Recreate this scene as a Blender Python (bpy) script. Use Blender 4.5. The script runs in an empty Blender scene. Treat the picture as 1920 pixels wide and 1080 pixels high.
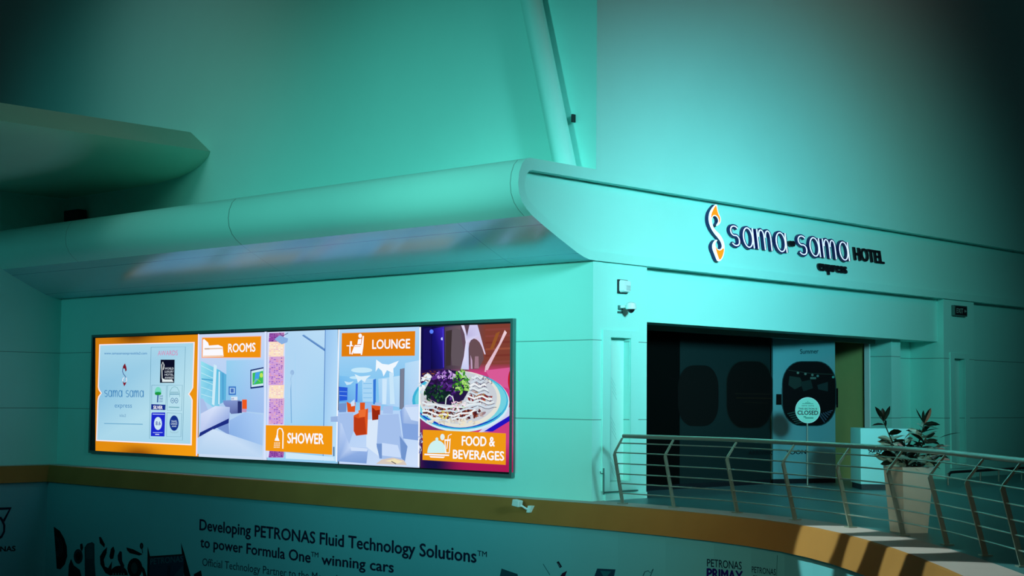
import bpy, bmesh, math, random
from mathutils import Vector, Matrix
random.seed(11)
scn = bpy.context.scene
COL = scn.collection

# ------------------------------------------------------------------ camera, world, lights, exposure
CAM_POS = Vector((-18.81, -16.25, 1.62))          # eye height on the far side of the atrium
FPX = 2900.0                                       # focal length in pixels of a 1920-wide frame
YAW, PITCH, ROLL = math.radians(43.83), math.radians(4.09), math.radians(0.568)
FW = Vector((math.cos(YAW)*math.cos(PITCH), math.sin(YAW)*math.cos(PITCH), math.sin(PITCH)))
_r = FW.cross(Vector((0, 0, 1))).normalized()
_u = _r.cross(FW)
RT = _r*math.cos(ROLL) + _u*math.sin(ROLL)
UP = -_r*math.sin(ROLL) + _u*math.cos(ROLL)
cd = bpy.data.cameras.new('camera'); cam = bpy.data.objects.new('camera', cd); COL.objects.link(cam)
cd.sensor_width = 36.0; cd.lens = FPX/1920*36.0; cd.clip_end = 300
cam.matrix_world = Matrix(((RT.x, UP.x, -FW.x, CAM_POS.x), (RT.y, UP.y, -FW.y, CAM_POS.y), (RT.z, UP.z, -FW.z, CAM_POS.z), (0, 0, 0, 1)))
scn.camera = cam

w = bpy.data.worlds.new('hall_ambience'); scn.world = w; w.use_nodes = True
bg = w.node_tree.nodes['Background']
bg.inputs['Color'].default_value = (0.65, 0.90, 1.0, 1); bg.inputs['Strength'].default_value = 0.013

def spot(name, loc, target, power, color, angle, blend=1.0, radius=1.0):
    l = bpy.data.lights.new(name, 'SPOT'); l.energy = power; l.color = color
    l.spot_size = math.radians(angle); l.spot_blend = blend; l.shadow_soft_size = radius
    o = bpy.data.objects.new(name, l); COL.objects.link(o); o.location = loc
    o.rotation_euler = (Vector(target)-Vector(loc)).to_track_quat('-Z', 'Y').to_euler()
    return o
# unseen spots added to brighten corner and walls and fade outwards; skylight beams follow
l = spot('added_key_right', (-9.5, -27, 10.5), (6.5, 0, 4.2), 15732, (0.314, 1.000, 0.947), 26, 1.0, 2.6)
l.scale = (1.0, 0.8, 1.0)
l = spot('added_key_corner', (-9.5, -27, 10.5), (0.9, 0, 3.3), 36620, (0.503, 0.979, 1.000), 16, 1.0, 2.6)
l = spot('added_key_sign', (-9.5, -27, 10.5), (4.2, 0, 3.9), 26540, (0.253, 0.788, 1.000), 17, 1.0, 2.6)
l = spot('added_fill_corner', (-25, 0, 7), (0, 1.5, 3.4), 7440, (0.358, 1.000, 0.817), 14, 1.0, 1.5)  # from here, unseen side spots added to lift the billboard wall
l = spot('added_fill_high', (-25, 8, 12), (0, 11.5, 8.5), 2430, (1.000, 0.985, 0.933), 22, 1.0, 1.5)
l = spot('added_fill_side', (-25, 2, 9), (0, 3.2, 4.4), 8442, (0.237, 1.000, 0.913), 40, 1.0, 1.5)
l.scale = (1.0, 0.72, 1.0)
l = spot('added_fill_upper', (-25, 4, 10), (0, 7, 6.4), 2130, (0.423, 1.000, 0.761), 34, 1.0, 1.5)
l.scale = (1.0, 0.7, 1.0)
l = spot('added_fill_far', (-24, 10, 9), (-1, 14, 5), 2178, (0.165, 1.000, 0.983), 36, 1.0, 1.5)
l = spot('added_warm_top_fill', (3, -20, 17), (4.5, 0, 8), 2430, (1.000, 0.260, 0.240), 44, 1.0, 2.5)  # unseen spot added to warm the tone of the upper wall
l = spot('added_low_fill', (-22, -12, 3), (-0.5, 3, -1.0), 6000, (0.250, 1.000, 1.000), 34, 1.0, 3.0)  # unseen spot added to brighten the mural and fascia
l.scale = (1.0, 0.6, 1.0)
l = spot('added_warm_deck_fill', (-20, -13, 6), (-0.5, -3.0, -0.25), 13000, (1.000, 0.760, 0.460), 17, 1.0, 3.0)  # unseen warm spot added to bring out the wooden edge
l.scale = (1.0, 0.6, 1.0)
for tgt, pw, ang, ox in (((-1.75, -5.35, -.1), 4200, 5.4, .72), ((-2.50, -6.40, -.1), 3600, 4.4, .50), ((-3.45, -7.45, -.1), 3600, 4.6, .56), ((-4.7, -8.8, 0.0), 3000, 5.4, .85)):
    l = spot('skylight_beam', (-13.0, 1.0, 13.0), tgt, pw*3.8, (0.80, 1.0, 0.92), ang, 0.30, 0.05)
    l.scale = (ox, 0.80, 1.0)

vs = scn.view_settings
scn.display_settings.display_device = 'sRGB'
vs.view_transform = 'Standard'; vs.look = 'None'; vs.gamma = 1.0; vs.exposure = 0.0
vs.use_curve_mapping = False

# ------------------------------------------------------------------ helpers
def lin(c):
    out = []
    for v in c[:3]:
        v = v/255.0
        out.append(v/12.92 if v <= 0.04045 else ((v+0.055)/1.055)**2.4)
    return tuple(out) + (1.0,)

def mat(name, rgb, rough=0.6, metal=0.0, noise=0.0, nscale=6.0, coat=0.0, spec=0.5, grooves=None, emit=0.0):
    m = bpy.data.materials.new(name); m.use_nodes = True
    nt = m.node_tree; N = nt.nodes; L = nt.links
    b = N['Principled BSDF']
    b.inputs['Roughness'].default_value = rough; b.inputs['Metallic'].default_value = metal
    b.inputs['Specular IOR Level'].default_value = spec
    b.inputs['Coat Weight'].default_value = coat; b.inputs['Coat Roughness'].default_value = 0.15
    c = (rgb[0], rgb[1], rgb[2], 1)
    src = None
    if noise > 0:
        tc = N.new('ShaderNodeTexCoord'); nz = N.new('ShaderNodeTexNoise'); nz.inputs['Scale'].default_value = nscale
        nz.inputs['Detail'].default_value = 5
        L.new(tc.outputs['Object'], nz.inputs['Vector'])
        mx = N.new('ShaderNodeMix'); mx.data_type = 'RGBA'
        mx.inputs[6].default_value = tuple(v*(1-noise) for v in c[:3])+(1,)
        mx.inputs[7].default_value = tuple(min(1, v*(1+noise)) for v in c[:3])+(1,)
        L.new(nz.outputs['Fac'], mx.inputs[0]); src = mx.outputs[2]
    if grooves:                                     # panel joints: (axis, position, half width)
        ge = N.new('ShaderNodeNewGeometry'); sp = N.new('ShaderNodeSeparateXYZ'); L.new(ge.outputs['Position'], sp.inputs[0])
        acc = None
        for ax, pos, hw in grooves:
            cm = N.new('ShaderNodeMath'); cm.operation = 'COMPARE'
            L.new(sp.outputs[ax], cm.inputs[0]); cm.inputs[1].default_value = pos; cm.inputs[2].default_value = hw
            if acc is None: acc = cm.outputs[0]
            else:
                mm = N.new('ShaderNodeMath'); mm.operation = 'MAXIMUM'
                L.new(acc, mm.inputs[0]); L.new(cm.outputs[0], mm.inputs[1]); acc = mm.outputs[0]
        gx = N.new('ShaderNodeMix'); gx.data_type = 'RGBA'
        if src: L.new(src, gx.inputs[6])
        else: gx.inputs[6].default_value = c
        gx.inputs[7].default_value = tuple(v*0.45 for v in c[:3])+(1,)
        L.new(acc, gx.inputs[0]); src = gx.outputs[2]
    if src: L.new(src, b.inputs['Base Color'])
    else: b.inputs['Base Color'].default_value = c
    if emit:
        b.inputs['Emission Color'].default_value = c; b.inputs['Emission Strength'].default_value = emit
    return m

def attr_mat(name, backlit, rough=0.5):
    m = bpy.data.materials.new(name); m.use_nodes = True
    nt = m.node_tree; N = nt.nodes; L = nt.links
    b = N['Principled BSDF']; a = N.new('ShaderNodeAttribute'); a.attribute_name = 'ink'
    b.inputs['Roughness'].default_value = rough
    if backlit:
        e = N.new('ShaderNodeEmission'); L.new(a.outputs['Color'], e.inputs['Color']); e.inputs['Strength'].default_value = 1.0
        L.new(e.outputs[0], N['Material Output'].inputs['Surface'])
    else:
        b.inputs['Specular IOR Level'].default_value = 0.12
        L.new(a.outputs['Color'], b.inputs['Base Color'])
    return m

WALL_RGB = (0.33, 0.86, 0.79)
M = {}
M['wall'] = mat('teal_white_paint', WALL_RGB, 0.62, noise=0.03, nscale=1.5, grooves=[(2, 2.575, .008), (2, 1.295, .008)])
M['plain'] = mat('teal_white_panel', WALL_RGB, 0.55, noise=0.02, nscale=2.0)
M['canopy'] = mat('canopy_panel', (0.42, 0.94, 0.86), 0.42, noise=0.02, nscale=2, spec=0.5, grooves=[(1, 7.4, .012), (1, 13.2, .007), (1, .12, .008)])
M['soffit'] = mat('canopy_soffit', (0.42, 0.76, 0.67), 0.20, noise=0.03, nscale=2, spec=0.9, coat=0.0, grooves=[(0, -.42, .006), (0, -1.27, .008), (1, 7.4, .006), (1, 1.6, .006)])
M['slab'] = mat('upper_slab_paint', (0.42, 0.78, 0.62), 0.6, noise=0.05, nscale=1)
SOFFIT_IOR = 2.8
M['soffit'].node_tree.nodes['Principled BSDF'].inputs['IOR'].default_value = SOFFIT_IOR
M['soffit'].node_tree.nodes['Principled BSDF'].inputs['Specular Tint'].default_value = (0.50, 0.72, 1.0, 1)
M['wood'] = mat('wood_veneer', (0.30, 0.155, 0.042), 0.75, noise=0.18, nscale=1.2, spec=0.05)
M['stone'] = mat('pale_stone_edge', (0.46, 0.42, 0.40), 0.55, noise=0.08, nscale=3)
M['floor'] = mat('dark_teal_carpet', (0.055, 0.20, 0.215), 0.38, noise=0.18, nscale=2.5)
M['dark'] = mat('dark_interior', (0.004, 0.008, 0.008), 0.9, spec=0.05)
M['olive'] = mat('olive_wall', (0.34, 0.40, 0.15), 0.7, noise=0.06)
M['steel'] = mat('brushed_steel', (0.34, 0.42, 0.37), 0.32, metal=0.75, noise=0.05, nscale=30)
M['post'] = mat('post_steel', (0.28, 0.36, 0.29), 0.38, metal=0.6, noise=0.08, nscale=12)
M['frame'] = mat('dark_green_frame', (0.07, 0.19, 0.18), 0.35, metal=0.4)
M['track'] = mat('shutter_track', (0.10, 0.18, 0.15), 0.4, metal=0.5)
M['black'] = mat('black_plastic', (0.004, 0.006, 0.010), 0.4)
M['navy'] = mat('navy_letter_side', (0.004, 0.008, 0.10), 0.4)
M['white'] = mat('white_plastic', (0.62, 0.86, 0.86), 0.4)
M['white_lit'] = mat('lit_white_face', (0.78, 0.83, 1.0), 0.4, emit=0.7)
M['orange_lit'] = mat('lit_orange_face', (1.0, 0.20, 0.005), 0.4, emit=0.95)
M['kiosk'] = mat('kiosk_laminate', (0.36, 0.84, 0.86), 0.4)
M['pot'] = mat('planter_cream', (0.78, 0.86, 0.74), 0.5, noise=0.04)
M['soil'] = mat('dark_soil', (0.010, 0.012, 0.008), 0.9, noise=0.3)
M['leaf'] = mat('dark_leaf', (0.006, 0.020, 0.012), 0.35, noise=0.4, nscale=8)
M['pale_leaf'] = mat('pale_leaf', (0.42, 0.78, 0.68), 0.4, noise=0.3, nscale=14)
M['pink_leaf'] = mat('pink_leaf', (0.80, 0.55, 0.55), 0.4)
M['stem'] = mat('plant_stem', (0.02, 0.05, 0.02), 0.6)
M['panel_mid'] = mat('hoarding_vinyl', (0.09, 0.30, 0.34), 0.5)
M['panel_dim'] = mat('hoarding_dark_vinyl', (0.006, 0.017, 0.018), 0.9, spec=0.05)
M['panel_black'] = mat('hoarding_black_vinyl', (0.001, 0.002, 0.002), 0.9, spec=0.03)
M['print'] = attr_mat('flat_print', False, 0.8)
M['backlit'] = attr_mat('backlit_print', True)
M['etch'] = mat('etched_line', (.24, .62, .58), .5)
M['niche'] = mat('etched_niche_back', (0.40, 0.82, 0.76), 0.5, noise=0.03)

def tag(o, label=None, cat=None, group=None, kind=None):
    if label: o['label'] = label
    if cat: o['category'] = cat
    if group: o['group'] = group
    if kind: o['kind'] = kind
    return o
def thing(name, loc, label, cat, group=None):
    o = bpy.data.objects.new(name, None); COL.objects.link(o); o.location = loc; o.empty_display_size = 0.1
    return tag(o, label, cat, group)

class MB:
    """collects geometry in world coordinates, builds one mesh object with its origin at its middle"""
    def __init__(s): s.v = []; s.f = []; s.c = []; s.n = 0
    def add(s, verts, faces, color=None):
        k = len(s.v); s.v += [Vector(p) for p in verts]; s.f += [tuple(i+k for i in f) for f in faces]
        if isinstance(color, list): s.c += color
        else: s.c += [color or (1, 1, 1, 1)]*len(verts)
        return s
    def quad(s, a, b, c, d, color=None): return s.add([a, b, c, d], [(0, 1, 2, 3)], color)
    def box(s, x0, x1, y0, y1, z0, z1):
        return s.add([(x0, y0, z0), (x1, y0, z0), (x1, y1, z0), (x0, y1, z0), (x0, y0, z1), (x1, y0, z1), (x1, y1, z1), (x0, y1, z1)],
                     [(0, 3, 2, 1), (4, 5, 6, 7), (0, 1, 5, 4), (1, 2, 6, 5), (2, 3, 7, 6), (3, 0, 4, 7)])
    def obox(s, o, ax, ay, az):
        """box from corner o along three edge vectors"""
        o, ax, ay, az = Vector(o), Vector(ax), Vector(ay), Vector(az)
        return s.add([o, o+ax, o+ax+ay, o+ay, o+az, o+ax+az, o+ax+ay+az, o+ay+az],
                     [(0, 3, 2, 1), (4, 5, 6, 7), (0, 1, 5, 4), (1, 2, 6, 5), (2, 3, 7, 6), (3, 0, 4, 7)])
    def tube(s, pts, r, n=10, caps=True):
        pts = [Vector(p) for p in pts]; rings = []
        for i, p in enumerate(pts):
            t = (pts[min(i+1, len(pts)-1)]-pts[max(i-1, 0)]).normalized()
            a = t.cross(Vector((0, 0, 1)))
            if a.length < 1e-3: a = Vector((1, 0, 0))
            a.normalize(); b = a.cross(t)
            rr = r[i] if isinstance(r, (list, tuple)) else r
            rings.append([p+a*math.cos(q*2*math.pi/n)*rr+b*math.sin(q*2*math.pi/n)*rr for q in range(n)])
        V = [v for g in rings for v in g]; F = []
        for i in range(len(pts)-1):
            for q in range(n): F.append((i*n+q, i*n+(q+1) % n, (i+1)*n+(q+1) % n, (i+1)*n+q))
        if caps: F.append(tuple(range(n))[::-1]); F.append(tuple((len(pts)-1)*n+q for q in range(n)))
        return s.add(V, F)
    def sweep(s, pts, tang, wt, wn):
        """bent flat bar: points, horizontal tangent, width along tangent, width across"""
        V = []; t = Vector(tang).normalized(); F = []
        for i, p in enumerate(pts):
            p = Vector(p); d = (Vector(pts[min(i+1, len(pts)-1)])-Vector(pts[max(i-1, 0)])).normalized(); m = t.cross(d).normalized()
            wk = wn[i] if isinstance(wn, list) else wn; V += [p+t*wt/2+m*wk/2, p-t*wt/2+m*wk/2, p-t*wt/2-m*wk/2, p+t*wt/2-m*wk/2]
        for i in range(len(pts)-1):
            for q in range(4): F.append((i*4+q, i*4+(q+1) % 4, i*4+4+(q+1) % 4, i*4+4+q))
        F.append((3, 2, 1, 0)); k = (len(pts)-1)*4; F.append((k, k+1, k+2, k+3))
        return s.add(V, F)
    def build(s, name, material, parent=None, smooth=False, label=None, kind=None, bevel=0.0, origin=None):
        if origin is None:
            lo = Vector((min(v.x for v in s.v), min(v.y for v in s.v), min(v.z for v in s.v)))
            hi = Vector((max(v.x for v in s.v), max(v.y for v in s.v), max(v.z for v in s.v)))
            origin = (lo+hi)/2
        origin = Vector(origin)
        me = bpy.data.meshes.new(name); me.from_pydata([v-origin for v in s.v], [], s.f)
        at = me.color_attributes.new('ink', 'FLOAT_COLOR', 'POINT')
        for i, c in enumerate(s.c): at.data[i].color = c
        bm = bmesh.new(); bm.from_mesh(me)
        bmesh.ops.remove_doubles(bm, verts=bm.verts, dist=1e-6) if s.c[0] == (1, 1, 1, 1) else None
        bmesh.ops.recalc_face_normals(bm, faces=bm.faces)
        bm.to_mesh(me); bm.free()
        me.materials.append(material)
        if smooth:
            for p in me.polygons: p.use_smooth = True
            me.set_sharp_from_angle(angle=math.radians(38))
        o = bpy.data.objects.new(name, me); COL.objects.link(o); o.location = origin
        if bevel:
            b = o.modifiers.new('edge', 'BEVEL'); b.width = bevel; b.segments = 2; b.limit_method = 'ANGLE'
        if parent is not None:
            pw = Vector((0, 0, 0)); q = parent
            while q: pw += q.location; q = q.parent
            o.parent = parent; o.location = origin-pw
        return tag(o, label, None, None, kind)

# --- survey: where a line of sight through an image point meets a real surface
def ray(px, py): return FW*FPX + RT*(px-960) - UP*(py-540)
def at_x(px, py, c): d = ray(px, py); return CAM_POS + d*((c-CAM_POS.x)/d.x)
def at_y(px, py, c): d = ray(px, py); return CAM_POS + d*((c-CAM_POS.y)/d.y)
def at_z(px, py, c=0.0): d = ray(px, py); return CAM_POS + d*((c-CAM_POS.z)/d.z)

class LeftWall:                                     # coordinates (a, b) = (-y, z) on the plane x
    def __init__(s, x): s.x = x
    def hit(s, px, py): p = at_x(px, py, s.x); return (-p.y, p.z)
    def put(s, a, b, o): return Vector((s.x-o, -a, b))
class FrontWall:                                    # (x, z) on the plane y
    def __init__(s, y): s.y = y
    def hit(s, px, py): p = at_y(px, py, s.y); return (p.x, p.z)
    def put(s, a, b, o): return Vector((a, s.y-o, b))
class Slanted:                                      # any vertical plane through two floor points
    def __init__(s, p, q): s.p = Vector((p[0], p[1], 0)); s.t = (Vector((q[0], q[1], 0))-s.p).normalized(); s.n = Vector((s.t.y, -s.t.x, 0))
    def hit(s, px, py):
        d = ray(px, py); k = (s.p-CAM_POS).dot(s.n)/d.dot(s.n); h = CAM_POS+d*k
        return ((h-s.p).dot(s.t), h.z)
    def put(s, a, b, o): return s.p+s.t*a+Vector((0, 0, b))+s.n*o

STEP = 0.00025
class Art:
    """flat print built up of coloured sheets on one surface"""
    def __init__(s, surf, base=0.0): s.S = surf; s.mb = MB(); s.o = base
    def poly(s, pts, color, raw=False):
        s.o += STEP
        q = pts if raw else [s.S.hit(*p) for p in pts]
        if isinstance(color, list): col = [lin(c) for c in color]
        else: col = lin(color)
        s.mb.add([s.S.put(a, b, s.o) for a, b in q], [tuple(range(len(q)))], col)
        return s
    def rect(s, x0, y0, x1, y1, c): return s.poly([(x0, y0), (x1, y0), (x1, y1), (x0, y1)], c)
    def ell(s, cx, cy, rx, ry, c, n=22, a0=0, a1=360):
        return s.poly([(cx+rx*math.cos(math.radians(a0+(a1-a0)*i/n)), cy+ry*math.sin(math.radians(a0+(a1-a0)*i/n))) for i in range(n if a1-a0 == 360 else n+1)], c)
    def line(s, pts, wd, c):
        V = [Vector(p) for p in pts]; lft = []; rgt = []
        for i, p in enumerate(V):
            d = (V[min(i+1, len(V)-1)]-V[max(i-1, 0)]).normalized(); nn = Vector((-d.y, d.x))*wd/2
            lft.append(p+nn); rgt.append(p-nn)
        s.o += STEP
        q = [s.S.hit(*p) for p in lft+rgt]; n = len(V)
        s.mb.add([s.S.put(a, b, s.o) for a, b in q], [(i, i+1, n+i+1, n+i) for i in range(n-1)], lin(c))
        return s
    def text(s, body, p0, p1, cap, c, bold=0.0):
        """text from baseline start to baseline end (image points), capital height in image pixels"""
        a0, b0 = s.S.hit(*p0); a1, b1 = s.S.hit(*p1); at0, bt0 = s.S.hit(p0[0], p0[1]-cap)
        h = bt0-b0; V, F = glyphs(body, a1-a0, h)
        e = bold*h*1.3
        for dx, dy in ([(0, 0)] if not bold else [(-e, 0), (e, 0), (0, e*.7), (0, -e*.7)]):
            s.o += STEP
            s.mb.add([s.S.put(a0+x+dx, b0+(b1-b0)*x/(a1-a0)+y+dy, s.o) for x, y, z in V], F, lin(c))
        return s
    def strokes(s, word, p0, p1, cap, wd, c):
        """monoline lower-case lettering: word spans baseline p0-p1, x-height cap (image pixels)"""
        adv = {'s': .78, 'a': .98, 'm': 1.12, ' ': .55}; tot = sum(adv[q] for q in word); x = 0.0; s.o += STEP
        for ch in word:
            for path in GL.get(ch, []):
                pts = []
                for u, v in path:
                    t = (x+u*adv[ch]*.9)/tot; pts.append((p0[0]+(p1[0]-p0[0])*t, p0[1]+(p1[1]-p0[1])*t-v*cap))
                o = s.o; s.line(pts, wd, c); s.o = o
            x += adv[ch]
        s.o += STEP
        return s
    def build(s, name, material, parent, label=None): return s.mb.build(name, material, parent, label=label)

def arc(cx, cy, rx, ry, a0, a1, n=12): return [(cx+rx*math.cos(math.radians(a0+(a1-a0)*i/n)), cy+ry*math.sin(math.radians(a0+(a1-a0)*i/n))) for i in range(n+1)]
GL = {'s': [arc(.5, .755, .36, .22, 35, 180, 9)+arc(.5, .70, .36, .20, 180, 250, 4)+arc(.5, .31, .36, .22, 70, 0, 5)+arc(.5, .24, .36, .22, 0, -150, 9)],
      'a': [arc(.46, .5, .36, .48, 0, 360, 26), [(.88, 1.0), (.88, 0.0)]],
      'm': [[(.10, 1.0), (.10, 0.0)], [(.19, .62)]+arc(.34, .66, .16, .32, 175, 0, 8)+[(.50, 0.0)], [(.59, .62)]+arc(.74, .66, .16, .32, 175, 0, 8)+[(.90, 0.0)]]}
_caph = None
def raw_text(body, bold=0.0, extrude=0.0):
    cu = bpy.data.curves.new('t', 'FONT'); cu.body = body; cu.resolution_u = 3; cu.offset = bold; cu.extrude = extrude
    o = bpy.data.objects.new('t', cu); COL.objects.link(o)
    dg = bpy.context.evaluated_depsgraph_get(); e = o.evaluated_get(dg); me = e.to_mesh()
    V = [tuple(v.co) for v in me.vertices]; F = [tuple(p.vertices) for p in me.polygons]
    e.to_mesh_clear(); bpy.data.objects.remove(o); bpy.data.curves.remove(cu)
    return V, F
def glyphs(body, width, cap, bold=0.0, extrude=0.0):
    global _caph
    if _caph is None:
        v, f = raw_text('H'); _caph = max(p[1] for p in v)
    V, F = raw_text(body, bold, extrude)
    x0 = min(p[0] for p in V); x1 = max(p[0] for p in V)
    kx = width/(x1-x0); ky = cap/_caph
    return [((p[0]-x0)*kx, p[1]*ky, p[2]) for p in V], F

# ------------------------------------------------------------------ the setting
# deck edge round the void: back wall, left wall, then curving towards the viewer
EDGE = [(-9.0, 16.05), (-0.40, 16.05), (-0.40, 12), (-0.40, 8), (-0.40, 4), (-0.40, 0), (-0.44, -1.0), (-0.54, -2.0), (-0.70, -3.0), (-0.92, -3.8), (-1.22, -4.55), (-1.62, -5.25),
        (-2.08, -5.9), (-2.62, -6.55), (-3.30, -7.3), (-4.0, -8.0), (-4.8, -8.75), (-5.7, -9.55), (-7.0, -10.65), (-8.6, -11.9)]
def offset_curve(pts, d):
    out = []
    for i, p in enumerate(pts):
        p = Vector(p); ns = []
        for a, b in ((i-1, i), (i, i+1)):
            if a >= 0 and b < len(pts):
                t = (Vector(pts[b])-Vector(pts[a])).normalized(); ns.append(Vector((t.y, -t.x)))   # left of travel turned outwards below
        n = sum(ns, Vector((0, 0))); n.normalize(); k = 1/max(.3, n.dot(ns[0]))
        out.append(p + n*d*k)
    return out
# travel runs left->corner->towards viewer; the void is on the right hand side of travel
OUT = lambda d: offset_curve(EDGE, d)
def ribbon(c0, z0, c1, z1, mb=None):
    mb = mb or MB()
    V = [(p[0], p[1], z0) for p in c0]+[(p[0], p[1], z1) for p in c1]; n = len(c0)
    return mb.add(V, [(i, i+1, n+i+1, n+i) for i in range(n-1)])

# floor: carpet behind the pale stone margin
inner = offset_curve(EDGE, -0.62)
mb = MB()
ci = [p for p in inner if p[1] < 0.5][0:]
ci = [Vector((ci[0][0], 0.0))]+[p for p in ci if p[1] < -0.2]
for a, b in zip(ci[:-1], ci[1:]): mb.quad((a[0], a[1], 0), (22, a[1], 0), (22, b[1], 0), (b[0], b[1], 0))
mb.quad((0.0, 3.6, 0), (22, 3.6, 0), (22, 0, 0), (ci[0][0], 0, 0))
mb.build('floor', M['floor'], kind='structure')
st = ribbon(OUT(0), 0.0, inner, 0.0)
st.build('trim_1', M['stone'], kind='structure')
fs = ribbon(OUT(0.0), 0.0, OUT(0.03), -0.015); ribbon(OUT(0.03), -0.015, OUT(0.16), -0.37, fs); ribbon(OUT(0.16), -0.37, OUT(0.08), -0.37, fs)
fs.build('trim_2', M['wood'], smooth=True, kind='structure')

# left wall (billboard side), upper walls, back wall
MB().box(0.0, 0.35, 0.0, 16.45, -0.02, 3.90).build('wall_left', M['wall'], kind='structure')
MB().box(0.0, 0.35, -0.05, 21.0, 5.33, 13.0).build('wall_left_upper', M['plain'], kind='structure')
MB().box(-9.0, -0.001, 16.45, 16.75, -0.02, 7.20).build('wall_back', M['wall'], kind='structure')
MB().box(0.35, 22.0, -0.05, 0.30, 5.33, 13.0).build('wall_right_upper', M['plain'], kind='structure')
MB().box(12.85, 22.0, 0.15, 0.45, -0.02, 3.86).build('wall_right', M['wall'], kind='structure')
# pillar beside the corner, lintel, far pillar, pier in the entrance
def niche_pillar(x0, x1, n0, n1, z0, z1, y0, y1, name):
    """wall slab with a tall rectangular hole for the niche"""
    mb = MB()
    mb.box(x0, n0, y0, y1, -0.02, 3.86); mb.box(n1, x1, y0, y1, -0.02, 3.86)
    mb.box(n0, n1, y0, y1, z1, 3.86); mb.box(n0, n1, y0, y1, -0.02, z0); mb.box(n0, n1, y0+.14, y1, z0, z1)
    return mb.build(name, M['wall'], kind='structure')
niche_pillar(0.35, 1.38, 0.42, 0.93, 0.30, 2.63, 0.0, 0.45, 'wall_front_pillar')
niche_pillar(11.48, 12.85, 11.90, 12.38, 0.30, 2.58, 0.0, 0.95, 'wall_right_pillar')
MB().box(1.38, 11.48, 0.15, 0.84, 2.93, 3.86).build('wall_lintel', M['plain'], kind='structure')
MB().box(9.92, 10.29, 0.36, 0.95, 0.0, 2.93).build('wall_pier', M['wall'], kind='structure')
MB().box(10.291, 11.479, 0.80, 0.94, 0.0, 2.929).build('wall_recess', M['wall'], kind='structure')
# plinth blocks at the foot of the near pillar
MB().box(0.30, 1.36, -0.035, -0.001, 0.0, 0.10).build('baseboard_pillar', M['plain'], kind='structure')
# dim interior behind the entrance
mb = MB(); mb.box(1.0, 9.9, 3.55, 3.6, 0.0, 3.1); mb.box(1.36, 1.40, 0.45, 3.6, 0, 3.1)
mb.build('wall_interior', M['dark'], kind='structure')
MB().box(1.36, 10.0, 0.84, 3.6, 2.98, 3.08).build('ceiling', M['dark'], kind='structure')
MB().box(9.80, 9.92, 0.95, 3.6, 0.0, 2.98).build('wall_interior_side', M['olive'], kind='structure')
# roller shutter track and side guide of the entrance
d = thing('door_1', (5.5, 0.8, 0), 'open shutter doorway with dark track and slim side guide under the lintel', 'door'); d['kind'] = 'structure'
MB().box(1.40, 9.86, 0.70, 0.84, 2.84, 2.93).build('shutter_track', M['track'], d)
mb = MB(); mb.box(9.80, 9.90, 0.86, 0.94, 0.0, 2.93); mb.build('side_guide', M['track'], d)
mb = MB(); mb.box(9.75, 9.795, 0.78, 0.90, 0.0, 2.93); mb.build('door_post', M['white'], d)

# ------------------------------------------------------------------ canopy and sign band
def outer_profile():
    P = [(-1.56, 5.33), (-1.66, 5.30), (-1.74, 5.22), (-1.80, 5.08), (-1.82, 4.92), (-1.80, 4.77), (-1.73, 4.63), (-1.63, 4.53), (-1.50, 4.44), (-1.30, 4.335),
         (-0.90, 4.145), (-0.45, 3.945), (-0.28, 3.885), (-0.14, 3.855), (0.0, 3.85), (22.0, 3.85)]
    return P
def inner_profile():
    P = [(-1.50, 5.145), (-1.57, 5.125), (-1.63, 5.07), (-1.665, 4.98), (-1.675, 4.90), (-1.66, 4.80), (-1.60, 4.70), (-1.51, 4.62), (-1.39, 4.54), (-1.20, 4.44),
         (-0.82, 4.26), (-0.40, 4.08), (-0.24, 4.03), (-0.12, 4.005), (0.0, 4.0), (22.0, 4.0)]
    return P
OP, IP = outer_profile(), inner_profile()
cano = thing('canopy', (0, 0, 3.85), 'long round-nosed teal canopy over the lit billboard, carrying the hotel sign band', 'canopy')
YF = -0.05
def panel_y(z): return YF + 0.02 + 0.15*max(0.0, (z-4.0))/1.14
mb = MB(); n = len(OP)
O2 = [(22.0, 5.33)]+OP; I2 = [(22.0, 5.145)]+IP
m = len(O2)
mb.add([(x, YF, z) for x, z in O2]+[(x, YF, z) for x, z in I2], [(i, i+1, m+i+1, m+i) for i in range(m-1)])
# returns of the recess
mb.add([(x, YF, z) for x, z in I2]+[(x, panel_y(z), z) for x, z in I2], [(i, i+1, m+i+1, m+i) for i in range(m-1)])
# underside of the band to the wall behind
mb.quad((0, YF, 3.85), (22, YF, 3.85), (22, 0.3, 3.85), (0, 0.3, 3.85))
mb.build('end_rim', M['plain'], cano)
mb = MB(); mb.add([(x, panel_y(z), z) for x, z in I2], [tuple(range(m))]); mb.build('sign_panel', M['plain'], cano)
# nose shell along the left wall
NS = [(0.0, 5.33)]+OP[:9]
mb = MB(); k = len(NS)
ys = [YF, 4, 8, 12, 16.449]
V = [(x, y, z) for y in ys for x, z in NS]
mb.add(V, [(j*k+i, j*k+i+1, (j+1)*k+i+1, (j+1)*k+i) for j in range(len(ys)-1) for i in range(k-1)])
mb.build('nose_shell', M['canopy'], cano, smooth=True)
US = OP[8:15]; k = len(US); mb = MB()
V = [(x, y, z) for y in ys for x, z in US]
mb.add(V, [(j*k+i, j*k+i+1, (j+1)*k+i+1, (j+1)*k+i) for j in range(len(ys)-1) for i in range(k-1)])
mb.build('soffit', M['soffit'], cano, smooth=True, label='glossy sloping underside')

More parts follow.
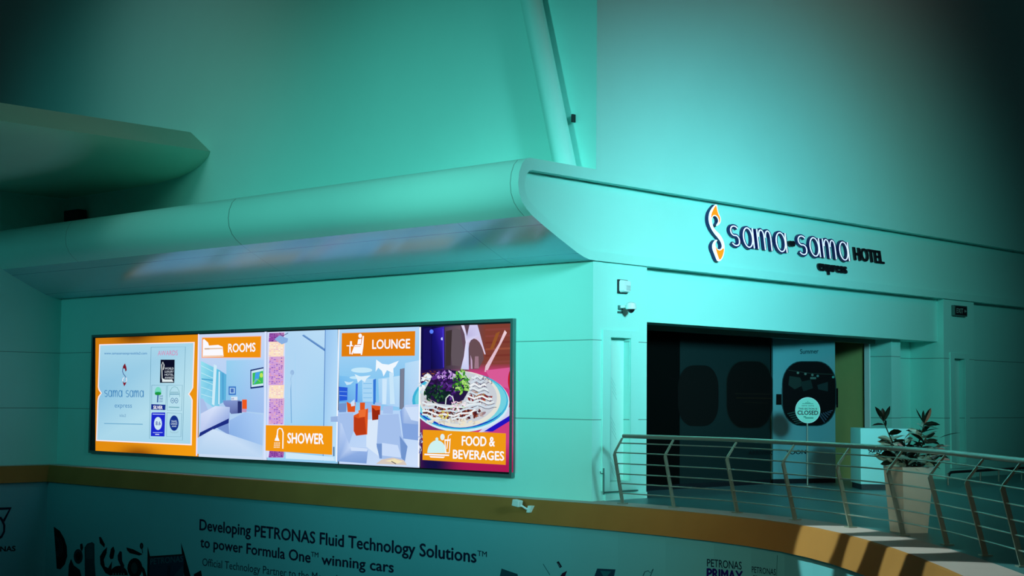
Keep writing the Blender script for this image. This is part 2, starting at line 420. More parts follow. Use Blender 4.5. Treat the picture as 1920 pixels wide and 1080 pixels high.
# upper projecting slab at the far left
up = thing('canopy', (0, 16, 6.2), 'wide dark upper canopy at top left, its pointed nose meeting the wall', 'canopy')
PR = [(11.35, 7.22), (10.62, 6.73), (10.68, 6.64), (10.85, 6.52), (11.2, 6.39), (11.7, 6.29), (12.5, 6.23), (13.6, 6.21), (16.44, 6.21)]
PT = PR[:2]; PB = PR[1:]
def extr(prof, name, m_, par, smooth):
    mb = MB(); k = len(prof); V = [(x, y, z) for x in (-9.0, -0.003) for y, z in prof]
    mb.add(V, [(i, i+1, k+i+1, k+i) for i in range(k-1)]); return mb.build(name, m_, par, smooth=smooth)
extr(PT, 'nose_face', M['slab'], up, False); extr(PB, 'soffit', M['slab'], up, True)
extr([(11.35, 7.22), (16.44, 7.22)], 'top_sheet', M['slab'], up, False)

# slanting round column standing on the canopy
colm = thing('column', (-0.45, 0.25, 5.33), 'slanting round white column standing on the canopy at the building corner', 'column')
b0 = at_x(1061, 304, -.20); b0.z = 5.33; tip = b0+(at_x(996, 0, -.20)-b0)*2.2
MB().tube([b0+(tip-b0)*t for t in (0, .3, .6, 1)], 0.185, 32).build('shaft', M['plain'], colm, smooth=True)
q = at_x(1073.5, 222, -.06); mb = MB(); mb.box(-.07, -.001, q.y-.015, q.y+.02, q.z-.06, q.z+.07); mb.build('bracket', M['black'], colm, label='small black bracket')
# dark floodlight on top of the canopy, far end
t = thing('floodlight', (-.2, 15.65, 5.33), 'small black floodlight on top of the canopy under the upper canopy', 'floodlight')
MB().box(-.30, -.05, 15.35, 15.95, 5.60, 5.86).build('lamp_head', M['black'], t, bevel=.02)
MB().box(-.20, -.14, 15.60, 15.70, 5.33, 5.60).build('bracket', M['white'], t)

# ------------------------------------------------------------------ billboard
BB = LeftWall(-0.07)
bil = thing('billboard', (-0.05, 8.3, 0.30), 'long backlit five-panel hotel billboard on the left wall', 'billboard')
yR, yL, zT, zB = 1.72, 14.92, 2.935, 0.335
fw_ = 0.055
mb = MB()
mb.box(-0.085, -0.001, yR-.02, yL+.02, zT-fw_+.03, zT+.03); mb.box(-0.085, -0.001, yR-.02, yL+.02, zB-.03, zB+fw_-.03)
mb.box(-0.085, -0.001, yR-.02, yR+fw_-.02, zB+fw_-.03, zT-fw_+.03); mb.box(-0.085, -0.001, yL-fw_+.02, yL+.02, zB+fw_-.03, zT-fw_+.03)
mb.build('frame', M['frame'], bil)
MB().box(-0.068, -0.002, yR+.03, yL-.03, zB+.02, zT-.02).build('light_box', M['black'], bil)
Tp = lambda x: 632.5-(x-178)*0.0352
Bt = lambda x: 847.5+(x-172)*0.0497
def panel(x0, x1, c): # four corner colours
    return [(x0, Tp(x0)+1.5), (x1, Tp(x1)+1.5), (x1, Bt(x1)-1.0), (x0, Bt(x0)-1.0)], c
OR = (252, 150, 8); WH = (250, 250, 255)
def cells(x0, x1, nx, ny, fn, art):
    """shaded photograph ground: grid of coloured cells, fn(u, v) -> rgb"""
    art.o += STEP; V = []; C = []; F = []
    for j in range(ny+1):
        for i in range(nx+1):
            u, v = i/nx, j/ny; x = x0+(x1-x0)*u; y = Tp(x)+1.5+(Bt(x)-2.5-Tp(x))*v
            a, b = BB.hit(x, y); V.append(BB.put(a, b, art.o)); C.append(lin(fn(u, v)))
    for j in range(ny):
        for i in range(nx): F.append((j*(nx+1)+i, j*(nx+1)+i+1, (j+1)*(nx+1)+i+1, (j+1)*(nx+1)+i))
    art.mb.add(V, F, C)
def mixc(a, b, t): t = max(0, min(1, t)); return tuple(a[i]+(b[i]-a[i])*t for i in range(3))
def blob(u, v, cu, cv, ru, rv): return math.exp(-(((u-cu)/ru)**2+((v-cv)/rv)**2))

# --- poster 1: awards
A = Art(BB)
def f1(u, v):
    c = mixc((206, 122, 14), (246, 158, 18), v*.5+u*.5)
    return mixc(mixc(c, (95, 45, 5), .85*blob(u, v, .38, 0, .16, .05)), (110, 52, 5), .8*blob(u, v, .42, 1, .16, .05))
cells(179, 371.5, 24, 24, f1, A)
Q = lambda x, y: (170+x/4.5, 620+y/4.5)
lab = [(72, 115), (878, 95), (866, 480), (852, 505), (833, 535), (850, 560), (861, 585), (853, 968), (45, 930), (57, 590), (64, 555), (86, 527), (66, 500), (61, 475)]
A.poly([Q(*p) for p in lab], (252, 235, 240))
lab2 = [(80, 124), (868, 104), (857, 482), (842, 508), (822, 535), (840, 560), (851, 585), (843, 957), (54, 921), (66, 588), (74, 558), (95, 527), (76, 498), (70, 473)]
def shade_label(p):
    u = p[0]/945; return mixc((140, 196, 226), (186, 226, 238), u*u*1.5) if 150 < p[1] < 920 else (168, 214, 234)
A.poly([Q(*p) for p in lab2], [shade_label(p) for p in lab2])
A.text('www.samasamaexpressklia2.com', Q(115, 200), Q(475, 200), 4.2, (40, 120, 185), .01)
A.line([Q(115, 783), Q(440, 790)], 1.6, (110, 170, 205))
for p in ([(510, 140), (800, 135), (775, 925), (497, 910)], [(517, 460), (640, 460), (633, 668), (515, 668)], [(650, 460), (775, 460), (768, 675), (645, 672)], [(645, 692), (770, 700), (762, 895), (640, 893)]):
    A.line([Q(*q) for q in p+[p[0]]], .7, (95, 150, 175))
A.text('AWARDS', Q(567, 210), Q(735, 208), 9, (215, 130, 175), 0)
p1 = A.build('poster', M['backlit'], bil, label='orange bordered awards poster')
A = Art(BB, .008)
# little S emblem
A.poly([Q(*p) for p in [(292, 275), (303, 305), (307, 335), (295, 345), (292, 322), (281, 318), (272, 330), (276, 300)]], (120, 25, 40))
A.line([Q(*p) for p in [(274, 318), (272, 345), (281, 368), (295, 385), (304, 405), (303, 430)]], 1.5, (80, 110, 160))
A.line([Q(*p) for p in [(303, 395), (306, 420), (300, 435)]], 1.2, WH)
A.poly([Q(*p) for p in [(272, 425), (285, 440), (299, 436), (306, 428), (298, 452), (286, 470), (279, 450)]], (130, 20, 40))
A.line([Q(*p) for p in [(283, 395), (273, 410), (273, 428)]], 1.4, (235, 235, 245))
A.build('emblem_print', M['backlit'], p1); A = Art(BB, .008)
A.strokes('sama sama', Q(118, 558), Q(456, 561), 12.5, 1.25, (64, 132, 186)); A.build('lettering', M['backlit'], p1); A = Art(BB, .008)
A.text('express', Q(205, 648), Q(350, 650), 8.5, (80, 140, 190), 0); A.build('lettering', M['backlit'], p1); A = Art(BB, .008)
A.text('klia2', Q(248, 727), Q(300, 727), 5, (100, 150, 190), 0)
A.build('lettering', M['backlit'], p1)
A = Art(BB, .008)
A.poly([Q(*p) for p in [(593, 245), (712, 245), (708, 440), (587, 440)]], (10, 14, 38))
A.line([Q(*p) for p in [(606, 410), (604, 330), (602, 290), (612, 264), (622, 290), (616, 330)]], 1.5, (225, 235, 235))
A.poly([Q(*p) for p in [(606, 400), (628, 412), (690, 412), (702, 432), (606, 432)]], (225, 238, 240))
for k, s in enumerate(('WORLD', 'LUXURY', 'HOTEL', 'AWARDS')): A.text(s, Q(628, 328+k*26), Q(703, 328+k*26), 3.8, (205, 215, 225), .02)
A.build('award_badge', M['backlit'], p1); A = Art(BB, .008)
A.ell(*Q(572, 515), 6.2, 9, (120, 215, 190), a0=180, a1=360); A.rect(*Q(545, 515), *Q(598, 530), (60, 190, 150)); A.ell(*Q(571, 532), 6, 3, (30, 150, 60))
A.line([Q(571, 540), Q(567, 605)], 2.2, (40, 80, 150))
for k, s in enumerate(('LIVE', 'TREE', 'STAY')): A.text(s, Q(582, 560+k*22), Q(612, 560+k*22), 3, (40, 80, 150), .02)
A.poly([Q(*p) for p in [(515, 620), (635, 625), (632, 670), (514, 665)]], (20, 45, 140)); A.text('SILVER', Q(533, 660), Q(610, 662), 6, WH, .04)
A.build('award_badge', M['backlit'], p1); A = Art(BB, .008)
A.line([Q(*p) for p in [(668, 560), (672, 510), (690, 480), (710, 472), (732, 480), (750, 512), (755, 560)]], .8, (110, 170, 180))
A.line([Q(675, 520), Q(745, 520)], 1.2, (110, 165, 180)); A.line([Q(672, 535), Q(750, 535)], 1.6, (90, 150, 175))
for cx in (693, 726):
    A.ell(*Q(cx, 590), 3.4, 5, (60, 110, 165)); A.ell(*Q(cx, 590), 2.5, 4, (185, 225, 235)); A.ell(*Q(cx, 590), .9, 1.5, (60, 110, 165))
A.line([Q(662, 645), Q(752, 648)], 2, (120, 175, 190))
A.build('award_badge', M['backlit'], p1); A = Art(BB, .008)
A.poly([Q(*p) for p in [(520, 690), (632, 690), (625, 893), (510, 890), (516, 700)]], (28, 40, 205)); A.line([Q(525, 704), Q(625, 706)], 1.4, (190, 210, 250))
A.ell(*Q(571, 783), 7.4, 12.2, (205, 232, 245)); A.text('8.6', Q(552, 797), Q(592, 797), 7, (30, 60, 160), .02)
A.line([Q(528, 860), Q(610, 860)], 1, (190, 210, 250)); A.line([Q(548, 875), Q(582, 876)], 1.6, (220, 230, 250))
A.build('award_badge', M['backlit'], p1); A = Art(BB, .008)
A.ell(*Q(707, 780), 8.6, 14.5, (18, 50, 140))
A.text('TRAVEL', Q(682, 772), Q(732, 772), 3.2, (200, 225, 240), .02); A.text('CHOICE', Q(680, 794), Q(733, 794), 3.6, (200, 225, 240), .02); A.text('AWARD', Q(688, 813), Q(727, 813), 2.6, (200, 225, 240), .02)
A.line([Q(672, 850), Q(690, 862), Q(725, 862), Q(745, 850)], .7, (140, 180, 190))
A.build('award_badge', M['backlit'], p1)

# --- poster 2: rooms
A = Art(BB); R = lambda x, y: (160+x/3.6, 580+y/3.6)
cells(372.2, 500.5, 14, 18, lambda u, v: mixc(mixc((200, 216, 246), (160, 202, 240), v*1.3), (206, 222, 244), (v-.55)*2), A)
A.poly([R(780, 348), R(905, 410), R(905, 690), R(790, 610), R(778, 600)], [(150, 225, 240), (90, 190, 225), (120, 200, 230), (150, 215, 240), (140, 210, 236)])
A.poly([R(905, 410), R(952, 440), R(950, 620), R(905, 640)], (92, 178, 220))
A.poly([R(952, 345), R(1205, 340), R(1205, 700), R(1090, 690), R(952, 612)], [(150, 208, 240), (176, 208, 246), (158, 190, 238), (150, 190, 236), (136, 196, 236)])
for k in range(5): A.line([R(782, 380+k*48), R(862, 420+k*44)], .9, (200, 238, 246))
A.line([R(785, 470), R(868, 480)], 2.2, (70, 160, 205)); A.poly([R(868, 370), R(888, 380), R(872, 650), R(855, 640)], (205, 235, 248)); A.line([R(905, 420), R(903, 640)], 2.4, (210, 236, 248)); A.line([R(930, 430), R(930, 610)], 1.2, (60, 140, 200))
A.poly([R(930, 615), R(1045, 612), R(1042, 702), R(985, 706), R(935, 640)], [(120, 150, 210), (130, 150, 205), (80, 95, 160), (95, 110, 170), (120, 140, 200)])
A.rect(*R(968, 520), *R(1018, 578), (60, 120, 200)); A.rect(*R(976, 530), *R(1010, 568), (170, 210, 240)); A.rect(*R(982, 535), *R(1003, 562), (70, 110, 190)); A.rect(*R(985, 590), *R(1028, 614), (220, 232, 245)); A.text('10', R(988, 609), R(1004, 609), 3, (40, 70, 150), .03)
A.rect(*R(1030, 620), *R(1058, 700), (40, 50, 110)); A.rect(*R(1060, 609), *R(1092, 672), (240, 90, 30)); A.rect(*R(1058, 672), *R(1090, 694), (190, 150, 190))
A.poly([R(1116, 408), R(1205, 390), R(1205, 526), R(1116, 536)], (18, 40, 110)); A.poly([R(1122, 416), R(1204, 399), R(1204, 515), R(1122, 525)], (205, 232, 246))
A.poly([R(1130, 430), R(1202, 415), R(1202, 500), R(1130, 510)], (60, 190, 90)); A.poly([R(1150, 428), R(1182, 420), R(1172, 470), R(1140, 506)], (70, 160, 235)); A.ell(*R(1190, 445), 3, 4.5, (190, 230, 90)); A.line([R(1133, 500), R(1160, 470), R(1185, 490)], 1.4, (150, 220, 70))
A.poly([R(778, 600), R(800, 606), R(835, 690), R(780, 705)], (168, 190, 232))
A.poly([R(780, 705), R(880, 652), R(978, 660), R(975, 738), R(780, 832)], [(205, 216, 246), (214, 226, 250), (176, 196, 236), (150, 172, 226), (186, 200, 240)])
A.poly([R(776, 832), R(972, 736), R(970, 768), R(890, 800), R(768, 862)], (28, 44, 130)); A.poly([R(890, 800), R(970, 768), R(975, 850)], (120, 150, 210))
A.poly([R(975, 750), R(1080, 694), R(1202, 712), R(1198, 920), R(975, 845)], [(150, 186, 236), (160, 196, 242), (170, 204, 244), (160, 196, 240), (136, 176, 230)])
A.poly([R(752, 872), R(865, 808), R(1197, 918), R(1194, 998), R(750, 974)], [(180, 208, 240), (206, 226, 248), (176, 206, 240), (190, 216, 244), (176, 208, 238)])
A.line([(373.2, 626.5), (369.3, 854.5)], 2.4, (236, 226, 255)); A.line([(499, 622), (497, 861)], 4, (214, 226, 252))
p2 = A.build('poster', M['backlit'], bil, label='pale bedroom poster')
A = Art(BB, .010)
A.poly([R(788, 188), R(1192, 178), R(1189, 328), R(786, 330)], (240, 190, 190)); A.poly([R(793, 193), R(1188, 183), R(1185, 324), R(791, 325)], (240, 146, 14)); b = A.build('banner', M['backlit'], p2)
A = Art(BB, .012); A.text('ROOMS', R(968, 290), R(1150, 284), 15.5, WH, .035); A.build('lettering', M['backlit'], p2)
A = Art(BB, .012)
A.poly([R(797, 205), R(805, 200), R(832, 225), R(838, 245), R(900, 240), R(930, 252), R(937, 318), R(795, 322)], WH)
A.poly([R(806, 262), R(926, 260), R(930, 268), R(808, 272)], (225, 195, 170)); A.text('ZZZ', R(812, 271), R(842, 271), 2, (150, 120, 100), .02); A.line([R(800, 316), R(935, 312)], 1, (235, 170, 90)); A.build('pictogram', M['backlit'], p2)

# --- poster 3: shower
A = Art(BB); S = lambda x, y: (480+x/3.376, 580+y/3.376)
cells(501, 633.5, 12, 14, lambda u, v: mixc(mixc((186, 220, 246), (146, 204, 240), v), (176, 214, 244), 1.2*blob(u, v, .3, .3, .3, .4)), A)
A.poly([S(72, 145), S(185, 140), S(176, 940), S(68, 938)], (214, 220, 250))
rows = [(150, 205, 'p'), (205, 300, 'c'), (300, 480, 'd'), (480, 565, 'c'), (565, 728, 'd'), (895, 938, 'p')]
for y0, y1, kd in rows:
    base = {'p': (150, 80, 170), 'c': (250, 226, 200), 'd': (206, 160, 222)}[kd]
    A.o = .002; A.poly([S(86, y0), S(180, y0-3), S(174, y1), S(80, y1)], [base, mixc(base, (255, 205, 170), .3), base, base])
    yy = y0+6
    while yy < y1-4:
        for xx in range(84, 174, 15):
            if random.random() < .86:
                c = {'p': random.choice([(120, 40, 140), (190, 140, 200), (80, 30, 120)]), 'c': random.choice([(255, 238, 190), (236, 190, 210), (250, 246, 230)]), 'd': random.choice([(150, 90, 190), (226, 150, 170), (126, 70, 170), (240, 190, 170)])}[kd]
                A.o = .004+STEP; A.rect(*S(xx+random.uniform(-2, 2), yy), *S(xx+random.uniform(6, 13), yy+random.uniform(3, 6)), c)
        yy += 10
A.o = .006; A.poly([S(118, 190), S(150, 165), S(205, 185), S(200, 208), S(165, 222)], (136, 176, 226)); A.line([S(150, 148), S(168, 170), S(205, 150)], 1.2, (50, 60, 120))
A.ell(*S(231, 400), 3.6, 4.8, (150, 186, 226)); A.line([S(231, 402), S(224, 440), S(222, 500), S(226, 720)], 1.5, (112, 168, 216)); A.line([S(212, 560), S(230, 400)], .8, (190, 220, 244))
A.poly([S(292, 165), S(305, 160), S(484, 280), S(472, 290)], (105, 150, 205)); A.line([S(300, 168), S(478, 286)], .8, (60, 110, 180))
A.poly([S(442, 130), S(520, 128), S(512, 960), S(428, 958)], [(150, 196, 240), (170, 212, 246), (190, 226, 250), (166, 212, 244)])
A.line([S(441, 128), S(427, 958)], 1.1, (40, 100, 180)); A.line([S(250, 280), S(250, 740)], 1, (168, 214, 244)); A.line([S(240, 740), S(480, 760)], 1, (196, 226, 248))
A.poly([S(190, 905), S(490, 935), S(500, 960), S(190, 945)], (206, 232, 250)); A.rect(*S(490, 870), *S(500, 930), (90, 130, 170))
A.line([S(527, 128), S(512, 965)], 2.2, (246, 248, 255))
p3 = A.build('poster', M['backlit'], bil, label='pale blue shower poster')
A = Art(BB, .030); A.poly([S(70, 733), S(492, 739), S(490, 921), S(68, 894)], (242, 152, 18)); A.build('banner', M['backlit'], p3)
A = Art(BB, .032); A.text('SHOWER', S(208, 846), S(436, 852), 18.5, WH, .035); A.build('lettering', M['backlit'], p3)
A = Art(BB, .032)
A.line([S(178, 882), S(180, 780), S(172, 757), S(158, 752), S(146, 762), S(142, 800)], 2.2, WH); A.poly([S(132, 812), S(150, 812), S(158, 834), S(126, 832)], WH); A.rect(*S(136, 798), *S(148, 812), WH)
for k in range(3):
    for j in range(4): A.rect(*S(124+j*10-k, 842+k*13), *S(130+j*10-k, 851+k*13), (250, 226, 190))
A.build('pictogram', M['backlit'], p3)

# --- poster 4: lounge
A = Art(BB)
cells(635.5, 786.5, 14, 18, lambda u, v: mixc(mixc((178, 214, 246), (126, 196, 240), min(1, v*2.2)), (200, 220, 250), (v-.5)*2.4), A)
A.poly([S(528, 420), S(760, 440), S(765, 590), S(525, 590)], [(120, 190, 240), (150, 205, 244), (130, 195, 240), (90, 160, 230)])
A.poly([S(525, 490), S(580, 495), S(578, 575), S(528, 580)], (40, 90, 215)); A.line([S(528, 520), S(576, 522)], 1, (130, 180, 240)); A.line([S(528, 545), S(576, 548)], 1, (150, 190, 245))
A.poly([S(632, 470), S(645, 470), S(642, 585), S(630, 585)], (60, 110, 225)); A.poly([S(672, 440), S(755, 440), S(750, 585), S(675, 585)], (168, 214, 246)); A.poly([S(742, 445), S(760, 440), S(758, 600), S(742, 600)], (52, 120, 215))
for k in range(4): A.line([S(680, 470+k*30), S(735, 470+k*30)], .8, (90, 170, 226))
A.ell(*S(670, 385), 20, 5, (196, 232, 250)); A.ell(*S(640, 432), 14, 3, (190, 230, 250))
A.poly([S(762, 318), S(800, 345), S(840, 350), S(905, 325), S(885, 360), S(870, 375), S(872, 425), S(858, 400), S(830, 385), S(808, 425), S(798, 390), S(775, 370), S(758, 395)], (240, 248, 255))
A.poly([S(625, 410), S(660, 425), S(728, 418), S(700, 440), S(690, 462), S(668, 445), S(645, 465), S(640, 440)], (220, 240, 252)); A.poly([S(560, 455), S(590, 462), S(620, 455), S(600, 475), S(575, 480)], (200, 230, 250))
A.poly([S(775, 440), S(912, 420), S(910, 620), S(780, 600)], [(170, 214, 246), (190, 226, 250), (176, 212, 246), (160, 204, 244)])
A.poly([S(800, 440), S(830, 440), S(825, 600), S(800, 600)], (206, 232, 252)); A.poly([S(845, 400), S(868, 400), S(880, 600), S(850, 600)], (200, 230, 250))
A.poly([S(916, 378), S(942, 372), S(938, 640), S(912, 630)], (120, 128, 150)); A.line([S(915, 378), S(912, 632)], 1, (80, 90, 120))
A.poly([S(945, 340), S(1045, 320), S(1035, 700), S(940, 620)], [(176, 216, 246), (190, 222, 248), (180, 208, 244), (160, 200, 240)])
A.poly([S(520, 640), S(1036, 640), S(1033, 990), S(516, 962)], [(170, 204, 246), (184, 214, 248), (206, 224, 250), (190, 214, 246)])
A.poly([S(700, 700), S(790, 690), S(780, 930), S(700, 870)], (216, 232, 250))
def seat(pts, c): A.poly([S(*p) for p in pts], c)
ORG = (222, 84, 28); ORD = (150, 40, 18); BL = (164, 192, 236); BD = (112, 148, 206)
seat([(575, 585), (605, 600), (632, 588), (628, 650), (582, 650)], ORG); seat([(600, 590), (625, 570), (628, 610), (605, 615)], (206, 226, 250)); seat([(660, 590), (692, 590), (690, 640), (660, 650)], ORG)
seat([(525, 595), (575, 592), (572, 650), (525, 652)], BD); seat([(700, 590), (735, 588), (735, 650), (700, 655)], (150, 186, 236)); seat([(755, 590), (795, 590), (795, 625), (755, 625)], BL); seat([(808, 612), (870, 612), (868, 662), (806, 660)], BL)
seat([(620, 672), (712, 626), (706, 792), (636, 800), (620, 770)], ORG); seat([(622, 680), (650, 690), (690, 680), (700, 790), (636, 799), (622, 770)], (186, 58, 22)); seat([(650, 640), (700, 630), (694, 680), (655, 684)], (236, 110, 50))
seat([(733, 606), (790, 612), (786, 696), (738, 702)], ORG); seat([(738, 620), (760, 640), (786, 636), (786, 696), (738, 702)], ORD)
seat([(520, 660), (618, 655), (618, 775), (590, 860), (520, 870)], BL); seat([(475, 680), (520, 676), (520, 712), (476, 712)], (150, 180, 226))
seat([(520, 712), (545, 722), (575, 810), (600, 870), (712, 878), (702, 976), (517, 962)], [(150, 180, 230), (190, 212, 246), (170, 196, 240), (196, 216, 248), (150, 180, 232), (120, 156, 214), (130, 164, 220)]); seat([(600, 872), (712, 880), (705, 900), (605, 895)], (206, 224, 250))
seat([(778, 668), (905, 662), (925, 800), (962, 868), (945, 965), (790, 945), (766, 870)], BL); seat([(800, 845), (900, 860), (925, 940), (800, 925)], (200, 220, 250)); seat([(765, 850), (800, 850), (800, 945), (785, 945)], BD); seat([(912, 800), (962, 868), (945, 965), (922, 940)], BD)
seat([(915, 645), (950, 605), (1036, 600), (1034, 830), (935, 818)], [(120, 156, 220), (190, 212, 246), (180, 206, 244), (110, 148, 210), (120, 156, 214)]); seat([(945, 620), (1030, 615), (1030, 710), (985, 700)], (206, 224, 250)); seat([(925, 720), (1034, 730), (1034, 828), (938, 818)], (130, 164, 222))
A.poly([S(762, 978), S(800, 950), S(870, 938), S(940, 955), S(958, 986)], (214, 200, 190)); A.poly([S(820, 960), S(880, 946), S(935, 964), S(900, 975)], (240, 226, 180)); A.line([S(860, 962), S(890, 978)], 1.4, (70, 60, 70))
A.line([S(1043, 112), S(1033, 996)], 2.8, (250, 250, 255))
p4 = A.build('poster', M['backlit'], bil, label='blue lounge poster with orange armchairs')
A = Art(BB, .030); A.poly([S(551, 151), S(1016, 138), S(1013, 294), S(549, 299)], (226, 126, 12)); A.build('banner', M['backlit'], p4)
A = Art(BB, .032); A.text('LOUNGE', S(745, 250), S(982, 246), 16.5, WH, .035); A.build('lettering', M['backlit'], p4)
A = Art(BB, .032)
A.ell(*S(668, 168), 3.4, 4, WH); A.poly([S(683, 170), S(692, 168), S(688, 235), S(680, 288), S(672, 290), S(672, 240)], WH); A.poly([S(655, 190), S(676, 186), S(672, 220), S(650, 222)], WH); A.poly([S(634, 226), S(676, 226), S(676, 280), S(625, 280), S(628, 240)], WH); A.line([S(634, 235), S(615, 285)], 2.6, WH); A.rect(*S(582, 228), *S(624, 234), WH); A.rect(*S(600, 234), *S(608, 284), WH); A.rect(*S(604, 202), *S(616, 228), WH); A.line([S(632, 236), S(670, 236)], .7, (230, 130, 30))
A.build('pictogram', M['backlit'], p4)

# --- poster 5: food
A = Art(BB); G = lambda x, y: (780+x/3.6, 600+y/3.6)
def f5(u, v):
    c = mixc((12, 10, 66), (96, 74, 90), (u-.15)/.25); c = mixc(c, (128, 62, 50), (u-.55)/.15)
    c = mixc(c, (205, 62, 128), max(0, (v-.27)/.05)*(1 if u > .5 else .1+.3*u)); c = mixc(c, (170, 24, 84), (v-.8)/.15)
    return mixc(c, (24, 16, 70), 1.1*blob(u, v, .12, .95, .2, .25))
cells(788.5, 962.2, 24, 30, f5, A)
A.poly([G(110, 60), G(190, 45), G(190, 330), G(100, 330)], [(20, 16, 110), (60, 40, 190), (30, 24, 120), (14, 10, 60)]); A.poly([G(50, 60), G(105, 50), G(100, 330), G(45, 340)], (22, 16, 90)); A.ell(*G(105, 78), 3.6, 4, (90, 130, 255)); A.ell(*G(177, 127), 2.4, 2.8, (190, 200, 255)); A.line([G(182, 60), G(186, 320)], 1.4, (80, 60, 220))
A.poly([G(195, 48), G(300, 40), G(310, 330), G(195, 330)], [(78, 66, 84), (110, 90, 100), (100, 80, 92), (56, 46, 62)])
for k in range(6): A.poly([G(470, 60+k*44), G(648, 52+k*44), G(648, 66+k*44), G(470, 72+k*44)], random.choice([(150, 78, 58), (120, 52, 44), (136, 66, 60)]))
FK = lambda x, y: (780+x/7.66, 595+y/7.66)
A.poly([FK(*p) for p in [(650, 115), (695, 115), (735, 270), (770, 110), (885, 108), (925, 250), (965, 400), (1003, 530), (985, 532), (950, 430), (915, 360), (875, 320), (835, 305), (795, 325), (768, 370), (757, 450), (762, 750), (645, 745), (690, 560), (715, 360), (700, 240)]], [(226, 216, 244)]*2+[(190, 184, 226)]+[(206, 204, 240)]*5+[(236, 206, 220)]+[(210, 196, 226)]*6+[(196, 204, 240)]*3+[(222, 220, 248)]*3)
A.poly([FK(*p) for p in [(770, 380), (835, 312), (900, 350), (960, 470), (975, 600), (900, 740), (785, 745)]], (104, 78, 84)); A.poly([FK(*p) for p in [(785, 540), (810, 620), (815, 740), (790, 740)]], (190, 160, 190)); A.poly([FK(*p) for p in [(850, 560), (900, 560), (905, 735), (840, 735)]], (156, 120, 136)); A.poly([FK(*p) for p in [(1060, 470), (1150, 230), (1210, 200), (1120, 440)]], (150, 86, 40)); A.poly([FK(*p) for p in [(480, 250), (560, 160), (640, 180), (690, 500), (640, 700), (520, 690)]], (96, 84, 92)); A.poly([FK(*p) for p in [(430, 200), (520, 180), (500, 690), (430, 700)]], (58, 48, 50))
A.poly([G(600, 68), G(615, 85), G(520, 270), G(480, 350), G(464, 350), G(470, 310), G(560, 160)], [(240, 210, 216)]*2+[(226, 190, 206)]*5)
A.poly([G(470, 340), G(640, 320), G(648, 470), G(520, 430)], (216, 90, 150)); A.ell(*G(645, 410), 6.2, 21, (186, 20, 30), a0=90, a1=270)
A.poly([G(420, 760), G(648, 575), G(652, 625), G(520, 750)], (210, 210, 240)); A.poly([G(460, 752), G(650, 636), G(650, 672), G(520, 752)], (32, 20, 190))
A.ell(*G(305, 555), 91, 56, (206, 236, 246), 40); A.ell(*G(300, 545), 90, 54, (60, 178, 216), 40); A.ell(*G(300, 557), 84, 48, (26, 70, 190), 40); A.ell(*G(305, 540), 86, 49, (112, 208, 224), 40)
A.ell(*G(300, 535), 76, 53, (226, 226, 216), 44); A.ell(*G(290, 525), 72, 49, (200, 206, 214), 44)
rnd = random.Random(4)
def scat(n, cx, cy, rx, ry, cols, r0, r1, st=1.0):
    for _ in range(int(n*1.9)):
        a = rnd.uniform(0, 6.283); q = math.sqrt(rnd.random()); x, y = cx+rx*q*math.cos(a), cy+ry*q*math.sin(a); s = rnd.uniform(r0, r1)*.66; th = rnd.uniform(0, 3.14)
        pts = [(s*math.cos(t)*1.0, s*math.sin(t)*.45*rnd.uniform(.7, 1.3)) for t in [i*6.283/7 for i in range(7)]]
        A.o -= STEP*.8; A.poly([G(x+p*math.cos(th)-r*math.sin(th), y+(p*math.sin(th)+r*math.cos(th))*st) for p, r in pts], rnd.choice(cols))
MEAT = [(96, 36, 34), (70, 24, 34), (140, 60, 40), (52, 24, 40), (160, 84, 56)]; CRM = [(226, 236, 240), (206, 220, 232), (240, 244, 246)]
scat(60, 285, 540, 235, 150, [(206, 196, 190), (190, 170, 170), (216, 220, 226), (150, 120, 130), (170, 140, 130)], 12, 30)
scat(80, 245, 625, 205, 42, MEAT, 12, 28)
scat(26, 440, 525, 80, 36, [(170, 50, 34), (120, 36, 36), (190, 140, 80)], 10, 26)
scat(22, 110, 385, 66, 40, [(150, 90, 50), (110, 60, 50), (226, 200, 150), (90, 40, 60)], 10, 22)
scat(14, 470, 420, 60, 40, [(120, 110, 130), (90, 70, 110), (150, 140, 150)], 8, 16)
for k in range(8):
    y = 385+k*27; x0 = 385-k*6; x1 = 455+k*13
    A.line([G(x0+(x1-x0)*i/8, y+9*math.sin(i*1.3+k)+.05*(x1-x0)*(i/8)**2) for i in range(9)], 3.2, CRM[k % 3])
    A.line([G(x0+6+(x1-x0)*i/8, y+13+9*math.sin(i*1.3+k)+.05*(x1-x0)*(i/8)**2) for i in range(9)], .9, (40, 60, 96))
for k in range(4): A.line([G(50+(400-20*k)*i/10, 555+k*27+34*math.sin(i/10*3.1)+7*math.sin(i*2.1+k)) for i in range(11)], 3.4, CRM[k % 3])
scat(26, 90, 440, 60, 70, CRM, 14, 30)
scat(20, 250, 690, 190, 16, [(226, 226, 216), (206, 200, 186), (236, 226, 200)], 12, 26)
A.poly([G(*p) for p in [(70, 470), (110, 400), (150, 345), (215, 335), (290, 345), (345, 400), (370, 470), (330, 540), (250, 575), (160, 565), (95, 530)]], (36, 22, 66))
scat(70, 215, 440, 105, 95, [(50, 20, 90), (84, 40, 130), (36, 14, 60), (30, 30, 60), (70, 30, 110), (100, 56, 150)], 14, 34)
scat(44, 150, 500, 84, 60, [(24, 60, 40), (40, 96, 50), (16, 40, 40), (14, 30, 36)], 14, 32)
scat(40, 320, 415, 62, 78, [(96, 176, 50), (140, 206, 80), (60, 140, 50), (170, 220, 120), (44, 100, 44)], 12, 28)
scat(20, 215, 375, 66, 30, [(190, 150, 220), (150, 100, 190), (216, 190, 236)], 8, 20)
